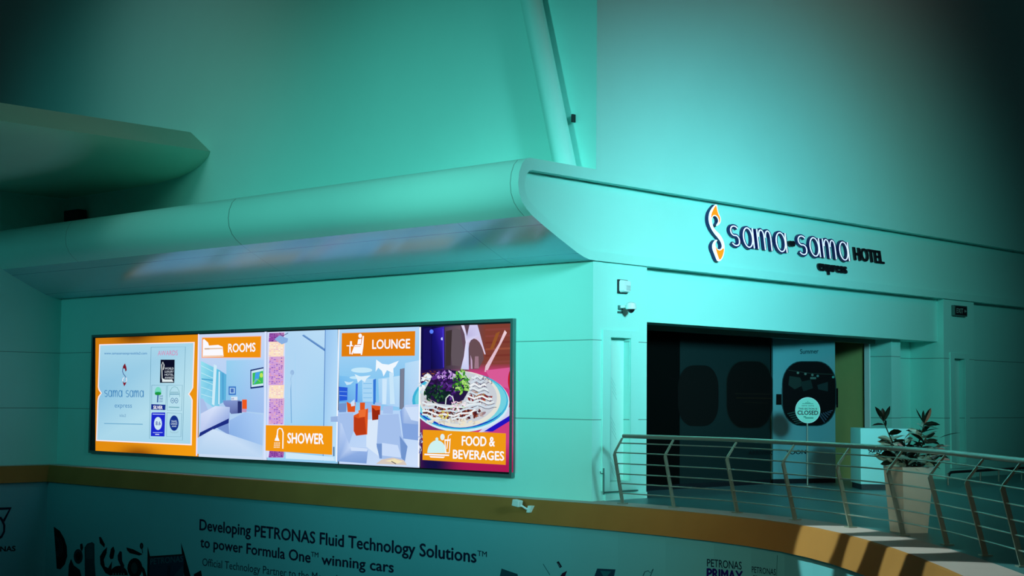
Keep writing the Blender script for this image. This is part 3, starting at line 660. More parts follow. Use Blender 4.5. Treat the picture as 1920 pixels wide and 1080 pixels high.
A.line([G(214, 570), G(218, 528), G(240, 506), G(262, 520), G(274, 566)], 2, (220, 236, 226)); scat(16, 300, 580, 60, 34, [(236, 190, 220), (246, 230, 240), (200, 226, 200)], 9, 22); scat(10, 205, 640, 36, 30, [(226, 206, 90), (200, 190, 110)], 8, 18)
scat(10, 45, 830, 14, 70, [(190, 200, 230), (120, 130, 180)], 6, 14, 1.6)
p5 = A.build('poster', M['backlit'], bil, label='pizza poster')
A = Art(BB, .030); A.poly([G(54, 740), G(615, 765), G(614, 978), G(52, 944)], (238, 154, 22)); A.build('banner', M['backlit'], p5)
A = Art(BB, .032); A.text('FOOD &', G(319, 846), G(540, 852), 17, WH, .035); A.build('lettering', M['backlit'], p5); A = Art(BB, .032); A.text('BEVERAGES', G(259, 934), G(602, 948), 16, WH, .035); A.build('lettering', M['backlit'], p5)
A = Art(BB, .032)
A.ell(*G(150, 898), 18, 24, (206, 240, 240), a0=180, a1=360); A.ell(*G(150, 804), 2.8, 3.2, (206, 240, 240)); A.poly([G(66, 902), G(234, 908), G(232, 918), G(66, 912)], WH); A.poly([G(98, 918), G(205, 922), G(195, 932), G(108, 928)], WH)
A.line([G(204, 806), G(210, 900)], 1.6, WH); A.line([G(240, 800), G(234, 894)], 1.6, WH); A.line([G(212, 895), G(236, 897)], 1.6, WH); A.line([G(218, 870), G(228, 780), G(250, 770)], 1.5, WH); A.ell(*G(188, 790), 4.2, 6, (225, 240, 240)); A.rect(*G(203, 806), *G(240, 816), WH)
A.build('pictogram', M['backlit'], p5)

# ------------------------------------------------------------------ hotel sign on the band
sg = thing('hotel_sign', (4.2, 0.0, 4.5), 'raised dark blue and orange hotel sign lettering on the band above the entrance', 'sign')
SP = FrontWall(0.02)
def on_sign(a, b, o): return Vector((a, panel_y(b)-o, b))
def smooth_loop(P, k=3):
    P = [Vector(p) for p in P]; n = len(P); out = []
    for i in range(n):
        p0, p1, p2, p3 = P[i-1], P[i], P[(i+1) % n], P[(i+2) % n]
        for j in range(k):
            u = j/k; out.append(.5*((2*p1)+(p2-p0)*u+(2*p0-5*p1+4*p2-p3)*u*u+(3*p1-p0-3*p2+p3)*u**3))
    return out
def solid(pts2, o0, o1, mb):
    n = len(pts2); V = [on_sign(a, b, o0) for a, b in pts2]+[on_sign(a, b, o1) for a, b in pts2]
    mb.add(V, [tuple(range(n)), tuple(range(n, 2*n))]+[(i, (i+1) % n, n+(i+1) % n, n+i) for i in range(n)])
def stroke2(path, wd, o0, o1, mb):
    P = [Vector(p) for p in path]; L_ = []; R_ = []
    for i, p in enumerate(P):
        dd = (P[min(i+1, len(P)-1)]-P[max(i-1, 0)]).normalized(); nn = Vector((-dd.y*wd[0], dd.x*wd[1]))/2; L_.append(p+nn); R_.append(p-nn)
    n = len(P); V = []
    for o in (o0, o1): V += [on_sign(q.x, q.y, o) for q in L_]+[on_sign(q.x, q.y, o) for q in R_]
    F = []
    for i in range(n-1):
        F += [(i, i+1, n+i+1, n+i), (2*n+i, 2*n+i+1, 3*n+i+1, 3*n+i), (i, i+1, 2*n+i+1, 2*n+i), (n+i, n+i+1, 3*n+i+1, 3*n+i)]
    F += [(0, n, 3*n, 2*n), (n-1, 2*n-1, 4*n-1, 3*n-1)]
    mb.add(V, F)
word = [('s', 1364, 1386), ('a', 1387.5, 1413), ('m', 1413, 1447), ('a', 1449, 1474.5), ('s', 1491, 1512), ('a', 1512.5, 1537), ('m', 1536.5, 1567), ('a', 1568.5, 1591)]
zlo = SP.hit(1420, 466.5)[1]; zhi = SP.hit(1420, 427)[1]
SIGN_LO, SIGN_HI = SP.hit(1375, 461.5)[1], SP.hit(1375, 423)[1]
for ch, x0, x1 in word:
    xa = SP.hit(x0, 455)[0]; xb = SP.hit(x1, 455)[0]
    body, face = MB(), MB()
    for path in GL[ch]:
        P = [(xa+(xb-xa)*(.04+.92*x), SIGN_LO+(SIGN_HI-SIGN_LO)*y) for x, y in path]
        stroke2(P, (.096, .070), .012, .060, body); stroke2(P, (.031, .020), .0602, .066, face)
    lb = body.build('letter', M['navy'], sg); face.build('letter_face', M['white_lit'], lb, label='glowing white line')
mb = MB()
for px in (1480.5, 1485.5):
    a, b = SP.hit(px, 457); solid([(a+.055*math.cos(q*.5236), b+.055*math.sin(q*.5236)) for q in range(12)], .0, .06, mb)
mb.build('dot', M['black'], sg)
def sign_text(body, p0, p1, cap, name):
    a0, b0 = SP.hit(*p0); a1, b1 = SP.hit(*p1); h = SP.hit(p0[0], p0[1]-cap)[1]-b0; b0 = (b0+b1)/2
    V, F = glyphs(body, a1-a0, h, .012, .5); mb = MB()
    for dx in (-.014, .0, .014): mb.add([on_sign(a0+x+dx, b0+y, .022+z*.036+dx*.02) for x, y, z in V], F)
    mb.build(name, M['black'], sg)
sign_text('HOTEL', (1601, 487.5), (1656, 494), 23.5, 'block_lettering')
sign_text('express', (1529.5, 507), (1583, 512.5), 19, 'small_lettering')
E2 = lambda x, y: SP.hit(1300+x/7.2, 370+y/7.2)
em = [(312, 95), (322, 110), (324, 160), (332, 215), (352, 268), (350, 325), (325, 365), (290, 388), (280, 380), (305, 345), (316, 315), (305, 275), (278, 252), (250, 262), (230, 300), (228, 350), (240, 405), (268, 452), (305, 490), (338, 545), (358, 600), (364, 665), (352, 745), (325, 815), (285, 862), (250, 868), (232, 840), (214, 775), (195, 705), (196, 655), (216, 612), (250, 578), (272, 585), (245, 620), (240, 665), (262, 700), (298, 706), (322, 680), (326, 640), (312, 595), (280, 542), (248, 500), (210, 430), (188, 350), (188, 280), (206, 210), (246, 148), (292, 103)]
em = smooth_loop(em); mb = MB(); solid([E2(*p) for p in em], .01, .085, mb); eb = mb.build('emblem', M['navy'], sg)
mb = MB(); solid([E2(*p) for p in em], .0852, .091, mb); mb.build('emblem_face', M['white_lit'], eb, label='glowing white outline')
f1_ = [(304, 110), (312, 165), (322, 222), (340, 275), (336, 322), (318, 345), (326, 310), (313, 268), (280, 240), (248, 247), (222, 282), (228, 232), (258, 172)]
f2_ = [(236, 668), (258, 708), (298, 720), (348, 692), (338, 750), (312, 808), (276, 848), (258, 800), (244, 735)]
mb = MB(); solid([E2(*p) for p in smooth_loop(f1_)], .0912, .095, mb); mb.build('flame', M['orange_lit'], eb, label='glowing orange flame'); mb = MB(); solid([E2(*p) for p in smooth_loop(f2_)], .0912, .095, mb); mb.build('flame', M['orange_lit'], eb, label='glowing orange flame')

# ------------------------------------------------------------------ things on the pillars
def niche(name, x0, x1, z0, z1, i0, i1, iz0, iz1, label):
    t = thing(name, ((x0+x1)/2, 0, z0), label, 'wall panel', 'framed niches')
    mb = MB(); d0, d1 = -0.03, -0.001
    mb.box(x0, i0, d0, d1, z0, z1); mb.box(i1, x1, d0, d1, z0, z1); mb.box(i0, i1, d0, d1, iz1, z1); mb.box(i0, i1, d0, d1, z0, iz0)
    mb.build('frame', M['plain'], t, bevel=.004)
    MB().box(i0+.004, i1-.004, .122, .138, iz0+.004, iz1-.004).build('niche_back', M['niche'], t)
    for k, zc in enumerate((2.2, 1.55, .9)):
        mb = MB()
        for q in range(4):
            for sx in (0, 1):
                xx = i0+.03+(i1-i0)*.30*sx+q*.012; zz = zc-.22*sx-q*.075
                if iz0 < zz-.1: mb.obox((xx, .119, zz), (.11 if sx else .05, 0, -.14 if sx else .08), (0, .002, 0), (0, 0, .010))
        mb.build('etched_line', M['etch'], t)
niche('niche_frame', 0.22, 1.13, 0.15, 2.75, 0.42, 0.93, 0.30, 2.63, 'tall framed niche with etched back on the bright pillar beside the corner')
niche('niche_frame', 11.72, 12.56, 0.22, 2.70, 11.90, 12.38, 0.33, 2.58, 'tall framed niche on the shaded far pillar below the exit sign')
# alarm box
t = thing('alarm_box', (.71, 0, 3.36), 'small white louvred alarm box on the pillar above the dome camera', 'alarm')
MB().box(.60, .83, -.035, -.001, 3.36, 3.585).build('back_plate', M['black'], t)
mb = MB(); pts = [(.615, 3.40), (.64, 3.372), (.80, 3.372), (.828, 3.41), (.828, 3.55), (.80, 3.578), (.64, 3.578), (.615, 3.55)]
mb.add([(x, -.036, z) for x, z in pts]+[(.722+(x-.722)*.8, -.12, 3.475+(z-3.475)*.85) for x, z in pts], [tuple(range(8)), tuple(range(8, 16))]+[(i, (i+1) % 8, 8+(i+1) % 8, 8+i) for i in range(8)])
mb.build('cover', M['white'], t)
mb = MB()
for k in range(4): mb.box(.70, .80, -.124, -.1195, 3.41+k*.022, 3.416+k*.022)
mb.build('louvre', M['frame'], t)
# dome camera
t = thing('dome_camera', (.78, 0, 3.06), 'small white dome security camera on an arm, pillar beside the corner', 'camera')
MB().box(.62, .72, -.03, -.001, 3.09, 3.16).build('mount_plate', M['frame'], t)
MB().tube([(.67, -.03, 3.135), (.70, -.16, 3.14)], .025).build('arm', M['white'], t, smooth=True)
MB().tube([(.72, -.20, 3.095), (.72, -.20, 3.13), (.72, -.20, 3.19), (.72, -.20, 3.215)], [.085, .088, .075, .02], 20).build('housing', M['white'], t, smooth=True)
MB().tube([(.72, -.20, 3.094), (.72, -.20, 3.07), (.72, -.20, 3.045), (.72, -.20, 3.03)], [.062, .056, .036, .008], 18).build('dome', M['black'], t, smooth=True, label='black glass dome')
MB().box(.61, .74, -.008, -.001, 3.03, 3.065).build('name_plate', M['frame']); tag(bpy.data.objects['name_plate'], 'tiny dark name plate on the pillar under the dome camera', 'plate')
# exit sign
XS = FrontWall(-.085)
t = thing('exit_sign', (12.1, -.05, 3.5), 'small dark exit sign box on the far pillar under the sign band', 'sign')
MB().box(11.82, 12.40, -.08, -.001, 3.50, 3.73).build('housing', M['frame'], t, bevel=.01)
MB().box(11.86, 12.36, -.084, -.0805, 3.525, 3.705).build('sign_face', M['black'], t)
mb = MB(); V, F = glyphs('EXIT', .30, .10, .02); mb.add([(11.90+x, -.0855, 3.565+y) for x, y, z in V], F)
exl = mat('exit_lettering', (.20, .34, .32), .5); mb.build('lettering', exl, t); mb = MB(); mb.add([(12.24, -.0855, 3.615), (12.29, -.0855, 3.665), (12.29, -.0855, 3.63), (12.34, -.0855, 3.63), (12.34, -.0855, 3.60), (12.29, -.0855, 3.60), (12.29, -.0855, 3.565)], [tuple(range(7))])
mb.build('arrow', exl, t)
# thin conduit at the foot of the near pillar
tag(MB().tube([(.235, -.048, .10), (.235, -.048, .52)], .012).tube([(.235, -.048, .43), (.16, -.048, .44), (.15, -.048, .47)], .008).tube([(.235, -.048, .135), (1.1, -.048, .135)], .010).build('conduit', M['frame']), 'thin dark conduit along the foot of the bright pillar', 'conduit')

# ------------------------------------------------------------------ entrance hoardings
HP = ((6.86, 1.22), (8.30, 0.70))
def hoarding(p, q, z1, matname, label, ovals, name='hoarding_panel'):
    S_ = Slanted(p, q); L0 = (Vector(q)-Vector(p)).length
    t = thing(name, (p[0], p[1], 0), label, 'hoarding panel', 'printed panels closing the entrance')
    mb = MB(); mb.obox(S_.put(0, .09, 0), S_.t*L0, -S_.n*.05, (0, 0, z1-.09)); mb.build('board', M[matname], t)
    mb = MB(); mb.obox(S_.put(0, .001, -.005), S_.t*L0, -S_.n*.045, (0, 0, .088)); mb.build('kick_strip', M['black'], t)
    return t, S_
def round_rect(cx, cy, rx, ry, r, n=7):
    P = []
    for sx, sy, a in ((1, 1, 0), (-1, 1, 90), (-1, -1, 180), (1, -1, 270)):
        for i in range(n+1): P.append((cx+sx*(rx-r)+r*math.cos(math.radians(a+90*i/n)), cy+sy*(ry-r*ry/rx)+r*ry/rx*math.sin(math.radians(a+90*i/n))))
    return P
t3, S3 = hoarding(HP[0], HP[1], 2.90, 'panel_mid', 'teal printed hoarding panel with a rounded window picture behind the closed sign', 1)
A = Art(S3, .002)
A.poly(round_rect(1517, 738, 51, 61, 36), (30, 62, 66)); A.poly(round_rect(1517, 738, 49.5, 59.5, 35), (3, 6, 9))
for x, y, c in ((1496, 699, (90, 120, 110)), (1510, 701, (85, 110, 105)), (1523, 703, (80, 110, 105)), (1533, 705, (60, 110, 110)), (1562, 707, (50, 140, 130))): A.ell(x, y, 2.4, 2.4, c, 8)
A.rect(1519, 707, 1530, 711, (66, 100, 96)); A.line([(1478, 694), (1498, 697), (1519, 700), (1536, 701), (1563, 702)], 1, (40, 60, 56))
A.poly([(1480, 705), (1500, 708), (1506, 722), (1490, 730), (1478, 722)], (26, 48, 46)); A.poly([(1532, 722), (1552, 716), (1552, 734), (1534, 730)], (22, 44, 46)); A.poly([(1500, 716), (1520, 712), (1524, 728), (1506, 734)], (18, 40, 40))
for k in range(6): A.line([(1476+k*3, 776+k*3.6), (1492+k*5, 772+k*3.5)], 1.8, (40, 76, 74)); A.line([(1535+k*4, 776-k), (1546+k*3, 792-k*4.5)], 2.2, (46, 70, 90))
A.rect(1455, 739, 1466, 759, (3, 5, 6)); A.rect(1567.5, 728, 1571, 764, (4, 6, 8)); A.line([(1465.5, 728), (1465.5, 762)], 1.2, (60, 90, 96))
A.build('window_print', M['print'], t3)
A = Art(S3, .004); A.text('Summer', (1500, 663.5), (1534.5, 662.5), 8.5, (4, 16, 30), .01); A.build('lettering', M['print'], t3); A = Art(S3, .004); A.text('SOON', (1475, 852), (1511, 851), 7.6, (4, 12, 30), .03); A.build('lettering', M['print'], t3)
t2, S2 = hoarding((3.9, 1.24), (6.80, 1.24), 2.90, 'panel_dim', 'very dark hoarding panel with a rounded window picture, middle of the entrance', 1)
A = Art(S2, .002)
A.poly(round_rect(1405, 740, 43.5, 63.5, 30), (10, 22, 20)); A.poly(round_rect(1405, 740, 42, 62, 29), (2, 4, 4)); A.line([(1378, 738), (1444, 739)], 1.2, (26, 22, 14)); A.line([(1380, 746), (1446, 747)], 1.2, (34, 26, 12)); A.line([(1395, 754), (1440, 756)], .8, (30, 24, 14)); A.rect(1446, 739, 1450.5, 758, (2, 4, 5)); A.poly(round_rect(1309, 742, 38, 57, 27), (3, 7, 7)); A.build('window_print', M['print'], t2)
A = Art(S2, .004); A.text('ARRIVING', (1403, 853), (1450.3, 852.3), 7.6, (2, 6, 10), .03); A.build('lettering', M['print'], t2)
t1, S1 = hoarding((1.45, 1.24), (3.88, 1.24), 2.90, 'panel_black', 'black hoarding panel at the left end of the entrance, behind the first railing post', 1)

# round closed sign on its stand
q = at_z(1514, 913)
t = thing('sign_stand', (q.x, q.y, 0), 'round pale sign reading closed on a slim chrome pole', 'sign')
fd = Vector((CAM_POS.x-q.x, CAM_POS.y-q.y, 0)).normalized(); fd = (fd+Vector((0.25, -.2, 0))).normalized(); sd = Vector((-fd.y, fd.x, 0))
base = Vector((q.x, q.y, 0))
MB().tube([base+Vector((0, 0, .002)), base+Vector((0, 0, .02)), base+Vector((0, 0, .035))], [.17, .17, .05], 28).build('base', M['steel'], t, smooth=True)
MB().tube([base+Vector((0, 0, .03)), base+Vector((0, 0, 1.30))], .016, 12).build('pole', M['steel'], t, smooth=True)
c0 = base+Vector((0, 0, 1.455))
def disc(r, o0, o1, mb, n=40):
    V = [c0+fd*o+sd*r*math.cos(i*2*math.pi/n)+Vector((0, 0, r*math.sin(i*2*math.pi/n))) for o in (o0, o1) for i in range(n)]
    mb.add(V, [tuple(range(n)), tuple(range(n, 2*n))]+[(i, (i+1) % n, n+(i+1) % n, n+i) for i in range(n)])
mb = MB(); disc(.245, .018, .034, mb); dc = mb.build('disc', mat('sign_disc_teal', (.26, .74, .62), .45), t)
mb = MB(); n = 40; ro, ri = .247, .238
mb.add([c0+fd*.036+sd*r*math.cos(i*2*math.pi/n)+Vector((0, 0, r*math.sin(i*2*math.pi/n))) for r in (ro, ri) for i in range(n)], [(i, (i+1) % n, n+(i+1) % n, n+i) for i in range(n)]); mb.build('rim', M['white'], dc)
mb = MB()
for s, wd, h, z, bl in (('THIS SECTION IS', .37, .034, .01, .03), ('CLOSED', .41, .075, -.085, .05), ('sama sama', .24, .03, .075, .0)):
    mb = MB(); V, F = glyphs(s, wd, h, bl*.5); mb.add([c0+fd*.0365+sd*(x-wd/2)+Vector((0, 0, z+y)) for x, y, z_ in V], F); mb.build('lettering', M['black'], dc)
mb = MB()
for dx, dz, wx in ((0, .16, .02), (0, .135, .10), (0, .118, .22)): mb.obox(c0+fd*.0362+sd*(-wx/2)+Vector((0, 0, dz)), sd*wx, fd*.0004, (0, 0, .012))
for dx, wx, dz in ((.03, .16, -.16), (-.06, .05, -.14)): mb.obox(c0+fd*.0362+sd*(dx-wx/2)+Vector((0, 0, dz)), sd*wx, fd*.0004, (0, 0, .028))
mb.build('emblem', mat('sign_green_print', (.06, .34, .26), .5), dc)

# kiosk
K = at_z(1614, 918); fdir = Vector((math.sin(YAW), -math.cos(YAW), 0)); bdir = Vector((math.cos(YAW), math.sin(YAW), 0))
t = thing('reception_stand', (K.x, K.y, 0), 'white box-shaped reception stand with black plinth behind the plant', 'counter')
wK = 1.0; K0 = Vector((K.x, K.y, 0))
for kk in range(40):                                # width so that the right edge meets the surveyed corner
    e = K0+fdir*wK; s_ = (e-CAM_POS); pxx = 960+FPX*s_.dot(RT)/s_.dot(FW); wK += (1705-pxx)*.004
dK = 0.85
MB().obox(K0+Vector((0, 0, .10)), fdir*wK, bdir*dK, (0, 0, 1.035)).build('cabinet', M['kiosk'], t, bevel=.006)
MB().obox(K0+fdir*.02+bdir*.03+Vector((0, 0, .001)), fdir*(wK-.05), bdir*(dK-.06), (0, 0, .098)).build('plinth', M['black'], t)
KS = Slanted((K.x, K.y), (K.x+fdir.x, K.y+fdir.y))
if KS.n.dot(CAM_POS-K0) < 0: KS.n = -KS.n
A = Art(KS, .002); A.strokes('sama sama', (1628, 848), (1682, 849.5), 6.5, 1.7, (8, 20, 34)); A.build('lettering', M['print'], t); A = Art(KS, .002); A.text('express', (1647, 860), (1672, 861), 4.5, (8, 20, 34), .02); A.build('lettering', M['print'], t); A = Art(KS, .002); A.line([(1628, 851), (1675, 853)], 1.2, (30, 80, 90)); A.build('underline', M['print'], t)

# low guard rail by the far wall
t = thing('guard_rail', (12, -1.15, 0), 'low black tubular guard rail on the floor by the far wall', 'rail')
MB().tube([(9.40, -1.2, .15), (9.40, -1.2, .21), (9.47, -1.2, .245), (9.6, -1.2, .25), (12.6, -1.16, .25), (16.5, -1.15, .25)], .028, 10).build('top_bar', M['black'], t, smooth=True)
for x in (9.40, 10.75, 11.55, 12.6, 14.2, 15.8): MB().tube([(x, -1.18, .001), (x, -1.18, .235)], .02, 10).build('leg', M['steel'], t, smooth=True)

# ------------------------------------------------------------------ railing
bp = [(1167, 944.5), (1264, 951.5), (1377, 962), (1491, 975), (1595, 989), (1694, 1004.5), (1776, 1022), (1848, 1042), (1918, 1063)]
PB_ = [Vector((p.x, p.y)) for p in (at_z(*b) for b in bp)]
PB_[0].x = -0.04; PB_[1].x = -.07; PB_[2].x = -.22
dl = (PB_[-1]-PB_[-2]); PB_.append(PB_[-1]+dl*1.0); PB_.append(PB_[-1]+dl*1.0)
ral = thing('railing', (PB_[4].x, PB_[4].y, 0), 'curved steel railing with bent posts and six thin bars along the deck edge', 'railing')
def nrm(i):
    a = PB_[max(0, i-1)]; b = PB_[min(len(PB_)-1, i+1)]; tt = (b-a).normalized(); return Vector((tt.y, -tt.x)), tt
def catmull(pts, n=8):
    out = []
    for i in range(len(pts)-1):
        p0 = pts[max(i-1, 0)]; p1 = pts[i]; p2 = pts[i+1]; p3 = pts[min(i+2, len(pts)-1)]
        for k in range(n):
            u = k/n; out.append(.5*((2*p1)+(p2-p0)*u+(2*p0-5*p1+4*p2-p3)*u*u+(3*p1-p0-3*p2+p3)*u**3))
    return out+[pts[-1]]
KNEE, TOPZ, OFF = .79, 1.04, .20
def at_h(i, z):
    n_, _ = nrm(i); off = OFF*z/KNEE if z <= KNEE else OFF*(TOPZ-z)/(TOPZ-KNEE)
    return Vector((PB_[i].x+n_.x*off, PB_[i].y+n_.y*off, z))
for i in range(len(PB_)):
    n_, tt = nrm(i)
    po = MB().sweep([at_h(i, .012), at_h(i, KNEE-.02), at_h(i, KNEE+.02), at_h(i, TOPZ-.02)], (tt.x, tt.y, 0), .026, [.056, .050, .030, .022]).build('post', M['post'], ral)
    c = Vector((PB_[i].x, PB_[i].y, 0))
    MB().obox(c+Vector((-tt.x*.06-n_.x*.06, -tt.y*.06-n_.y*.06, .001)), (tt.x*.12, tt.y*.12, 0), (n_.x*.12, n_.y*.12, 0), (0, 0, .012)).build('base_plate', M['post'], po)
for z in (.165, .32, .47, .63, .80, .945):
    pts = catmull([at_h(i, z)+Vector((nrm(i)[0].x*.0, nrm(i)[0].y*.0, 0)) for i in range(len(PB_))], 6)
    MB().tube(pts, .0095, 8).build('bar', M['steel'], ral, smooth=True)
MB().tube(catmull([at_h(i, TOPZ+.012) for i in range(len(PB_))], 6), .033, 14).build('handrail', M['steel'], ral, smooth=True)

# ------------------------------------------------------------------ planter
pc = at_z(1696, 1000.5); toc = Vector((CAM_POS.x-pc.x, CAM_POS.y-pc.y, 0)).normalized()
ang = math.atan2(toc.y, toc.x)+math.radians(-13)
dg = Vector((math.cos(ang), math.sin(ang), 0)); dq = Vector((-dg.y, dg.x, 0))
hb, ht, HP_ = .235*1.0, .315, .82
ctr = Vector((pc.x, pc.y, 0))-dg*hb
def ring(h, z): return [ctr+dg*h+Vector((0, 0, z)), ctr+dq*h+Vector((0, 0, z)), ctr-dg*h+Vector((0, 0, z)), ctr-dq*h+Vector((0, 0, z))]
pl = thing('potted_plant', (ctr.x, ctr.y, 0), 'tall tapered cream planter with a leafy dark plant just behind the railing', 'plant')
mb = MB(); V = ring(hb, .002)+ring(ht, HP_)+ring(ht-.04, HP_)+ring(ht-.05, HP_-.08)
mb.add(V, [(3, 2, 1, 0)]+[(j*4+i, j*4+(i+1) % 4, j*4+4+(i+1) % 4, j*4+4+i) for j in range(3) for i in range(4)]); pot = mb.build('pot', M['pot'], pl)
MB().add(ring(ht-.052, HP_-.06), [(0, 1, 2, 3)]).build('soil', M['soil'], pl)
rp = random.Random(8); tc_ = ctr+Vector((0, 0, HP_-.06))
view_r = Vector((-toc.y, toc.x, 0))
if view_r.dot(RT) < 0: view_r = -view_r
heads = [(-.30, .62, .05), (.20, .60, -.05), (-.05, .40, .1), (.38, .34, .0), (-.36, .22, .12), (.10, .30, -.15), (.30, .16, .12), (-.15, .24, .2), (-.02, .14, .24), (.22, .44, .1), (-.22, .42, -.1)]
stems = MB(); dark, pale, pink = MB(), MB(), MB()
def leaf(mb, p, d, ln, wd):
    d = d.normalized(); s_ = d.cross(Vector((rp.uniform(-1, 1), rp.uniform(-1, 1), rp.uniform(.2, 1)))).normalized(); nn = s_.cross(d)
    prof = [(0, .12), (.2, .75), (.5, 1.0), (.78, .65), (1.0, .03)]; V = []
    for u, k in prof:
        cpt = p+d*ln*u-Vector((0, 0, 1))*ln*.16*u*u; V += [cpt+s_*wd*k+nn*wd*.3*k, cpt, cpt-s_*wd*k+nn*wd*.3*k]
    F = []
    for i in range(4):
        for j in range(2): F.append((i*3+j, i*3+j+1, i*3+4+j, i*3+3+j))
    mb.add(V, F)
for hx, hz, hd in heads:
    tip_ = tc_+view_r*hx+toc*hd+Vector((0, 0, hz)); foot = tc_+view_r*hx*.25+toc*hd*.3
    midp = (tip_+foot)/2+Vector((0, 0, .04)); stems.tube([foot, midp, tip_], [.012, .010, .006], 6)
    for k in range(rp.randint(15, 19)):
        u = rp.uniform(.25, 1); p = foot+(tip_-foot)*u; a = rp.uniform(0, 6.283)
        dd = Vector((math.cos(a), math.sin(a), rp.uniform(-.15, .9)))
        leaf(dark if rp.random() < .52 else pale, p, dd, rp.uniform(.14, .24), rp.uniform(.028, .046))
    if hz > .5:
        for a, l in ((-.45, .25), (.35, .25), (-.05, .20)): leaf(dark, tip_, view_r*a+Vector((0, 0, 1))+toc*rp.uniform(-.2, .2), l, .036)
for hx, hz, a in ((.40, .30, .9), (.44, .14, 1.1), (-.05, .28, -.3), (.42, .24, .6)): leaf(pink, tc_+view_r*hx*.75+toc*.2+Vector((0, 0, hz)), view_r*a+Vector((0, 0, .3))+toc*.5, .2, .04)
leaf(dark, tc_+view_r*.38+Vector((0, 0, .42)), view_r+Vector((0, 0, .45)), .28, .03)
stems.build('stem', M['stem'], pl, smooth=True); dark.build('dark_foliage', M['leaf'], pl); pale.build('pale_foliage', M['pale_leaf'], pl, label='pale green leaves'); pink.build('pink_leaves', M['pink_leaf'], pl, label='pinkish leaves')

# ------------------------------------------------------------------ printed mural under the deck edge
MC = offset_curve(EDGE, .09)
class Mural:
    """(arc length, z) along the curved hoarding"""
    def __init__(s):
        s.P = [Vector((p[0], p[1], 0)) for p in MC]; s.L = [0]
        for a, b in zip(s.P[:-1], s.P[1:]): s.L.append(s.L[-1]+(b-a).length)
    def hit(s, px, py):
        d = ray(px, py); best = None
        for i in range(len(s.P)-1):
            a, b = s.P[i], s.P[i+1]; t = (b-a).normalized(); n = Vector((t.y, -t.x, 0))
            if abs(d.dot(n)) < 1e-9: continue
            k = (a-CAM_POS).dot(n)/d.dot(n)
            if k <= 0: continue
            h = CAM_POS+d*k; u = (h-a).dot(t)
            if -1e-4 <= u <= (b-a).length+1e-4 and (best is None or k < best[0]): best = (k, s.L[i]+u, h.z)
        if best is None: return (0.0, 0.0)
        return best[1:]
    def put(s, a, z, o):
        for i in range(len(s.P)-1):
            if a <= s.L[i+1] or i == len(s.P)-2:
                t = (s.P[i+1]-s.P[i]).normalized(); n = Vector((t.y, -t.x, 0))
                return s.P[i]+t*(a-s.L[i])+n*o+Vector((0, 0, z))
MU = Mural()
mur = thing('mural', (-.5, 4, -2.2), 'long curved printed hoarding with headline lettering under the wooden deck edge', 'hoarding')
MUT = mat('mural_vinyl', (0.11, 0.43, 0.48), 0.5, noise=0.04, nscale=1.0)
seg = MC[1:]; mb = MB(); k = len(seg); mb.add([(p[0], p[1], z) for z in (-.369, -4.4) for p in seg], [(i, i+1, k+i+1, k+i) for i in range(k-1)]); mb.build('board', MUT, mur)
NV = (5, 26, 52)
A = Art(MU, .003)
A.text('Developing PETRONAS Fluid Technology Solutions', (374.5, 993.5), (893, 1055), 20, NV, .030); A.text('TM', (895.5, 1042), (913, 1044.5), 10, NV, .01)
A.build('lettering', M['print'], mur); A = Art(MU, .003)
A.text('to power Formula One', (376, 1025.5), (582, 1055), 18.5, NV, .030); A.text('TM', (583.5, 1043.5), (597, 1045), 9, NV, .01); A.text('winning cars', (603.5, 1058), (738, 1073.5), 19, NV, .030)
A.build('lettering', M['print'], mur); A = Art(MU, .003)
A.text('Official Technology Partner to the Mercedes-AMG', (379.5, 1060.5), (688, 1101), 14, (8, 36, 62), 0)
A.build('lettering', M['print'], mur); A = Art(MU, .003)
A.text('PETRONAS', (1326, 1062), (1391, 1068), 14, NV, .015); A.build('lettering', M['print'], mur); A = Art(MU, .003)
A.text('PETRONAS', (1410, 1073), (1455, 1078.5), 11, (8, 36, 58), .01)
A.build('lettering', M['print'], mur); A = Art(MU, .003)
A.text('PRIMAX', (1326, 1084), (1393, 1090), 18, (26, 12, 92), .06); A.build('lettering', M['print'], mur); A = Art(MU, .003)
A.text('SPRINTA', (1412, 1090), (1455, 1095), 11, (10, 30, 50), .03)
A.build('lettering', M['print'], mur)
A = Art(MU, .003); D = lambda x, y: (x/4.8, 860+y/4.8)
DK = (4, 14, 22); MD = (10, 50, 58)
A.poly([D(*p) for p in [(485, 612), (540, 650), (580, 720), (602, 790), (606, 880), (585, 950), (545, 995), (512, 990)]], DK); A.poly([D(*p) for p in [(497, 690), (530, 720), (552, 780), (548, 850), (520, 880), (505, 860)]], (14, 40, 50)); A.poly([D(*p) for p in [(500, 720), (522, 745), (532, 790), (525, 830), (508, 830)]], (8, 24, 32)); A.line([D(*p) for p in [(505, 870), (545, 880), (560, 840), (562, 770), (540, 710)]], .8, (40, 70, 70))
A.build('tyre_print', M['print'], mur); A = Art(MU, .003)
A.ell(*D(705, 880), 8.5, 14, MD); A.ell(*D(705, 880), 5, 8, DK); A.poly([D(722, 770), D(742, 762), D(750, 800), D(738, 835), D(724, 810)], DK)
A.build('brake_part_print', M['print'], mur); A = Art(MU, .003)
A.poly([D(*p) for p in [(762, 800), (785, 765), (830, 750), (850, 765), (852, 940), (862, 1060), (765, 1060)]], (14, 58, 68)); A.poly([D(*p) for p in [(775, 800), (790, 775), (830, 762), (840, 775), (840, 900), (776, 900)]], (20, 72, 82)); A.poly([D(615, 1060), D(620, 960), D(640, 900), D(665, 960), D(720, 1000), D(735, 1060)], (8, 30, 40))
A.build('oil_bottle_print', M['print'], mur); A = Art(MU, .003)
A.poly([D(892, 705), D(910, 705), D(945, 770), D(940, 800), (D(900, 760))], DK)
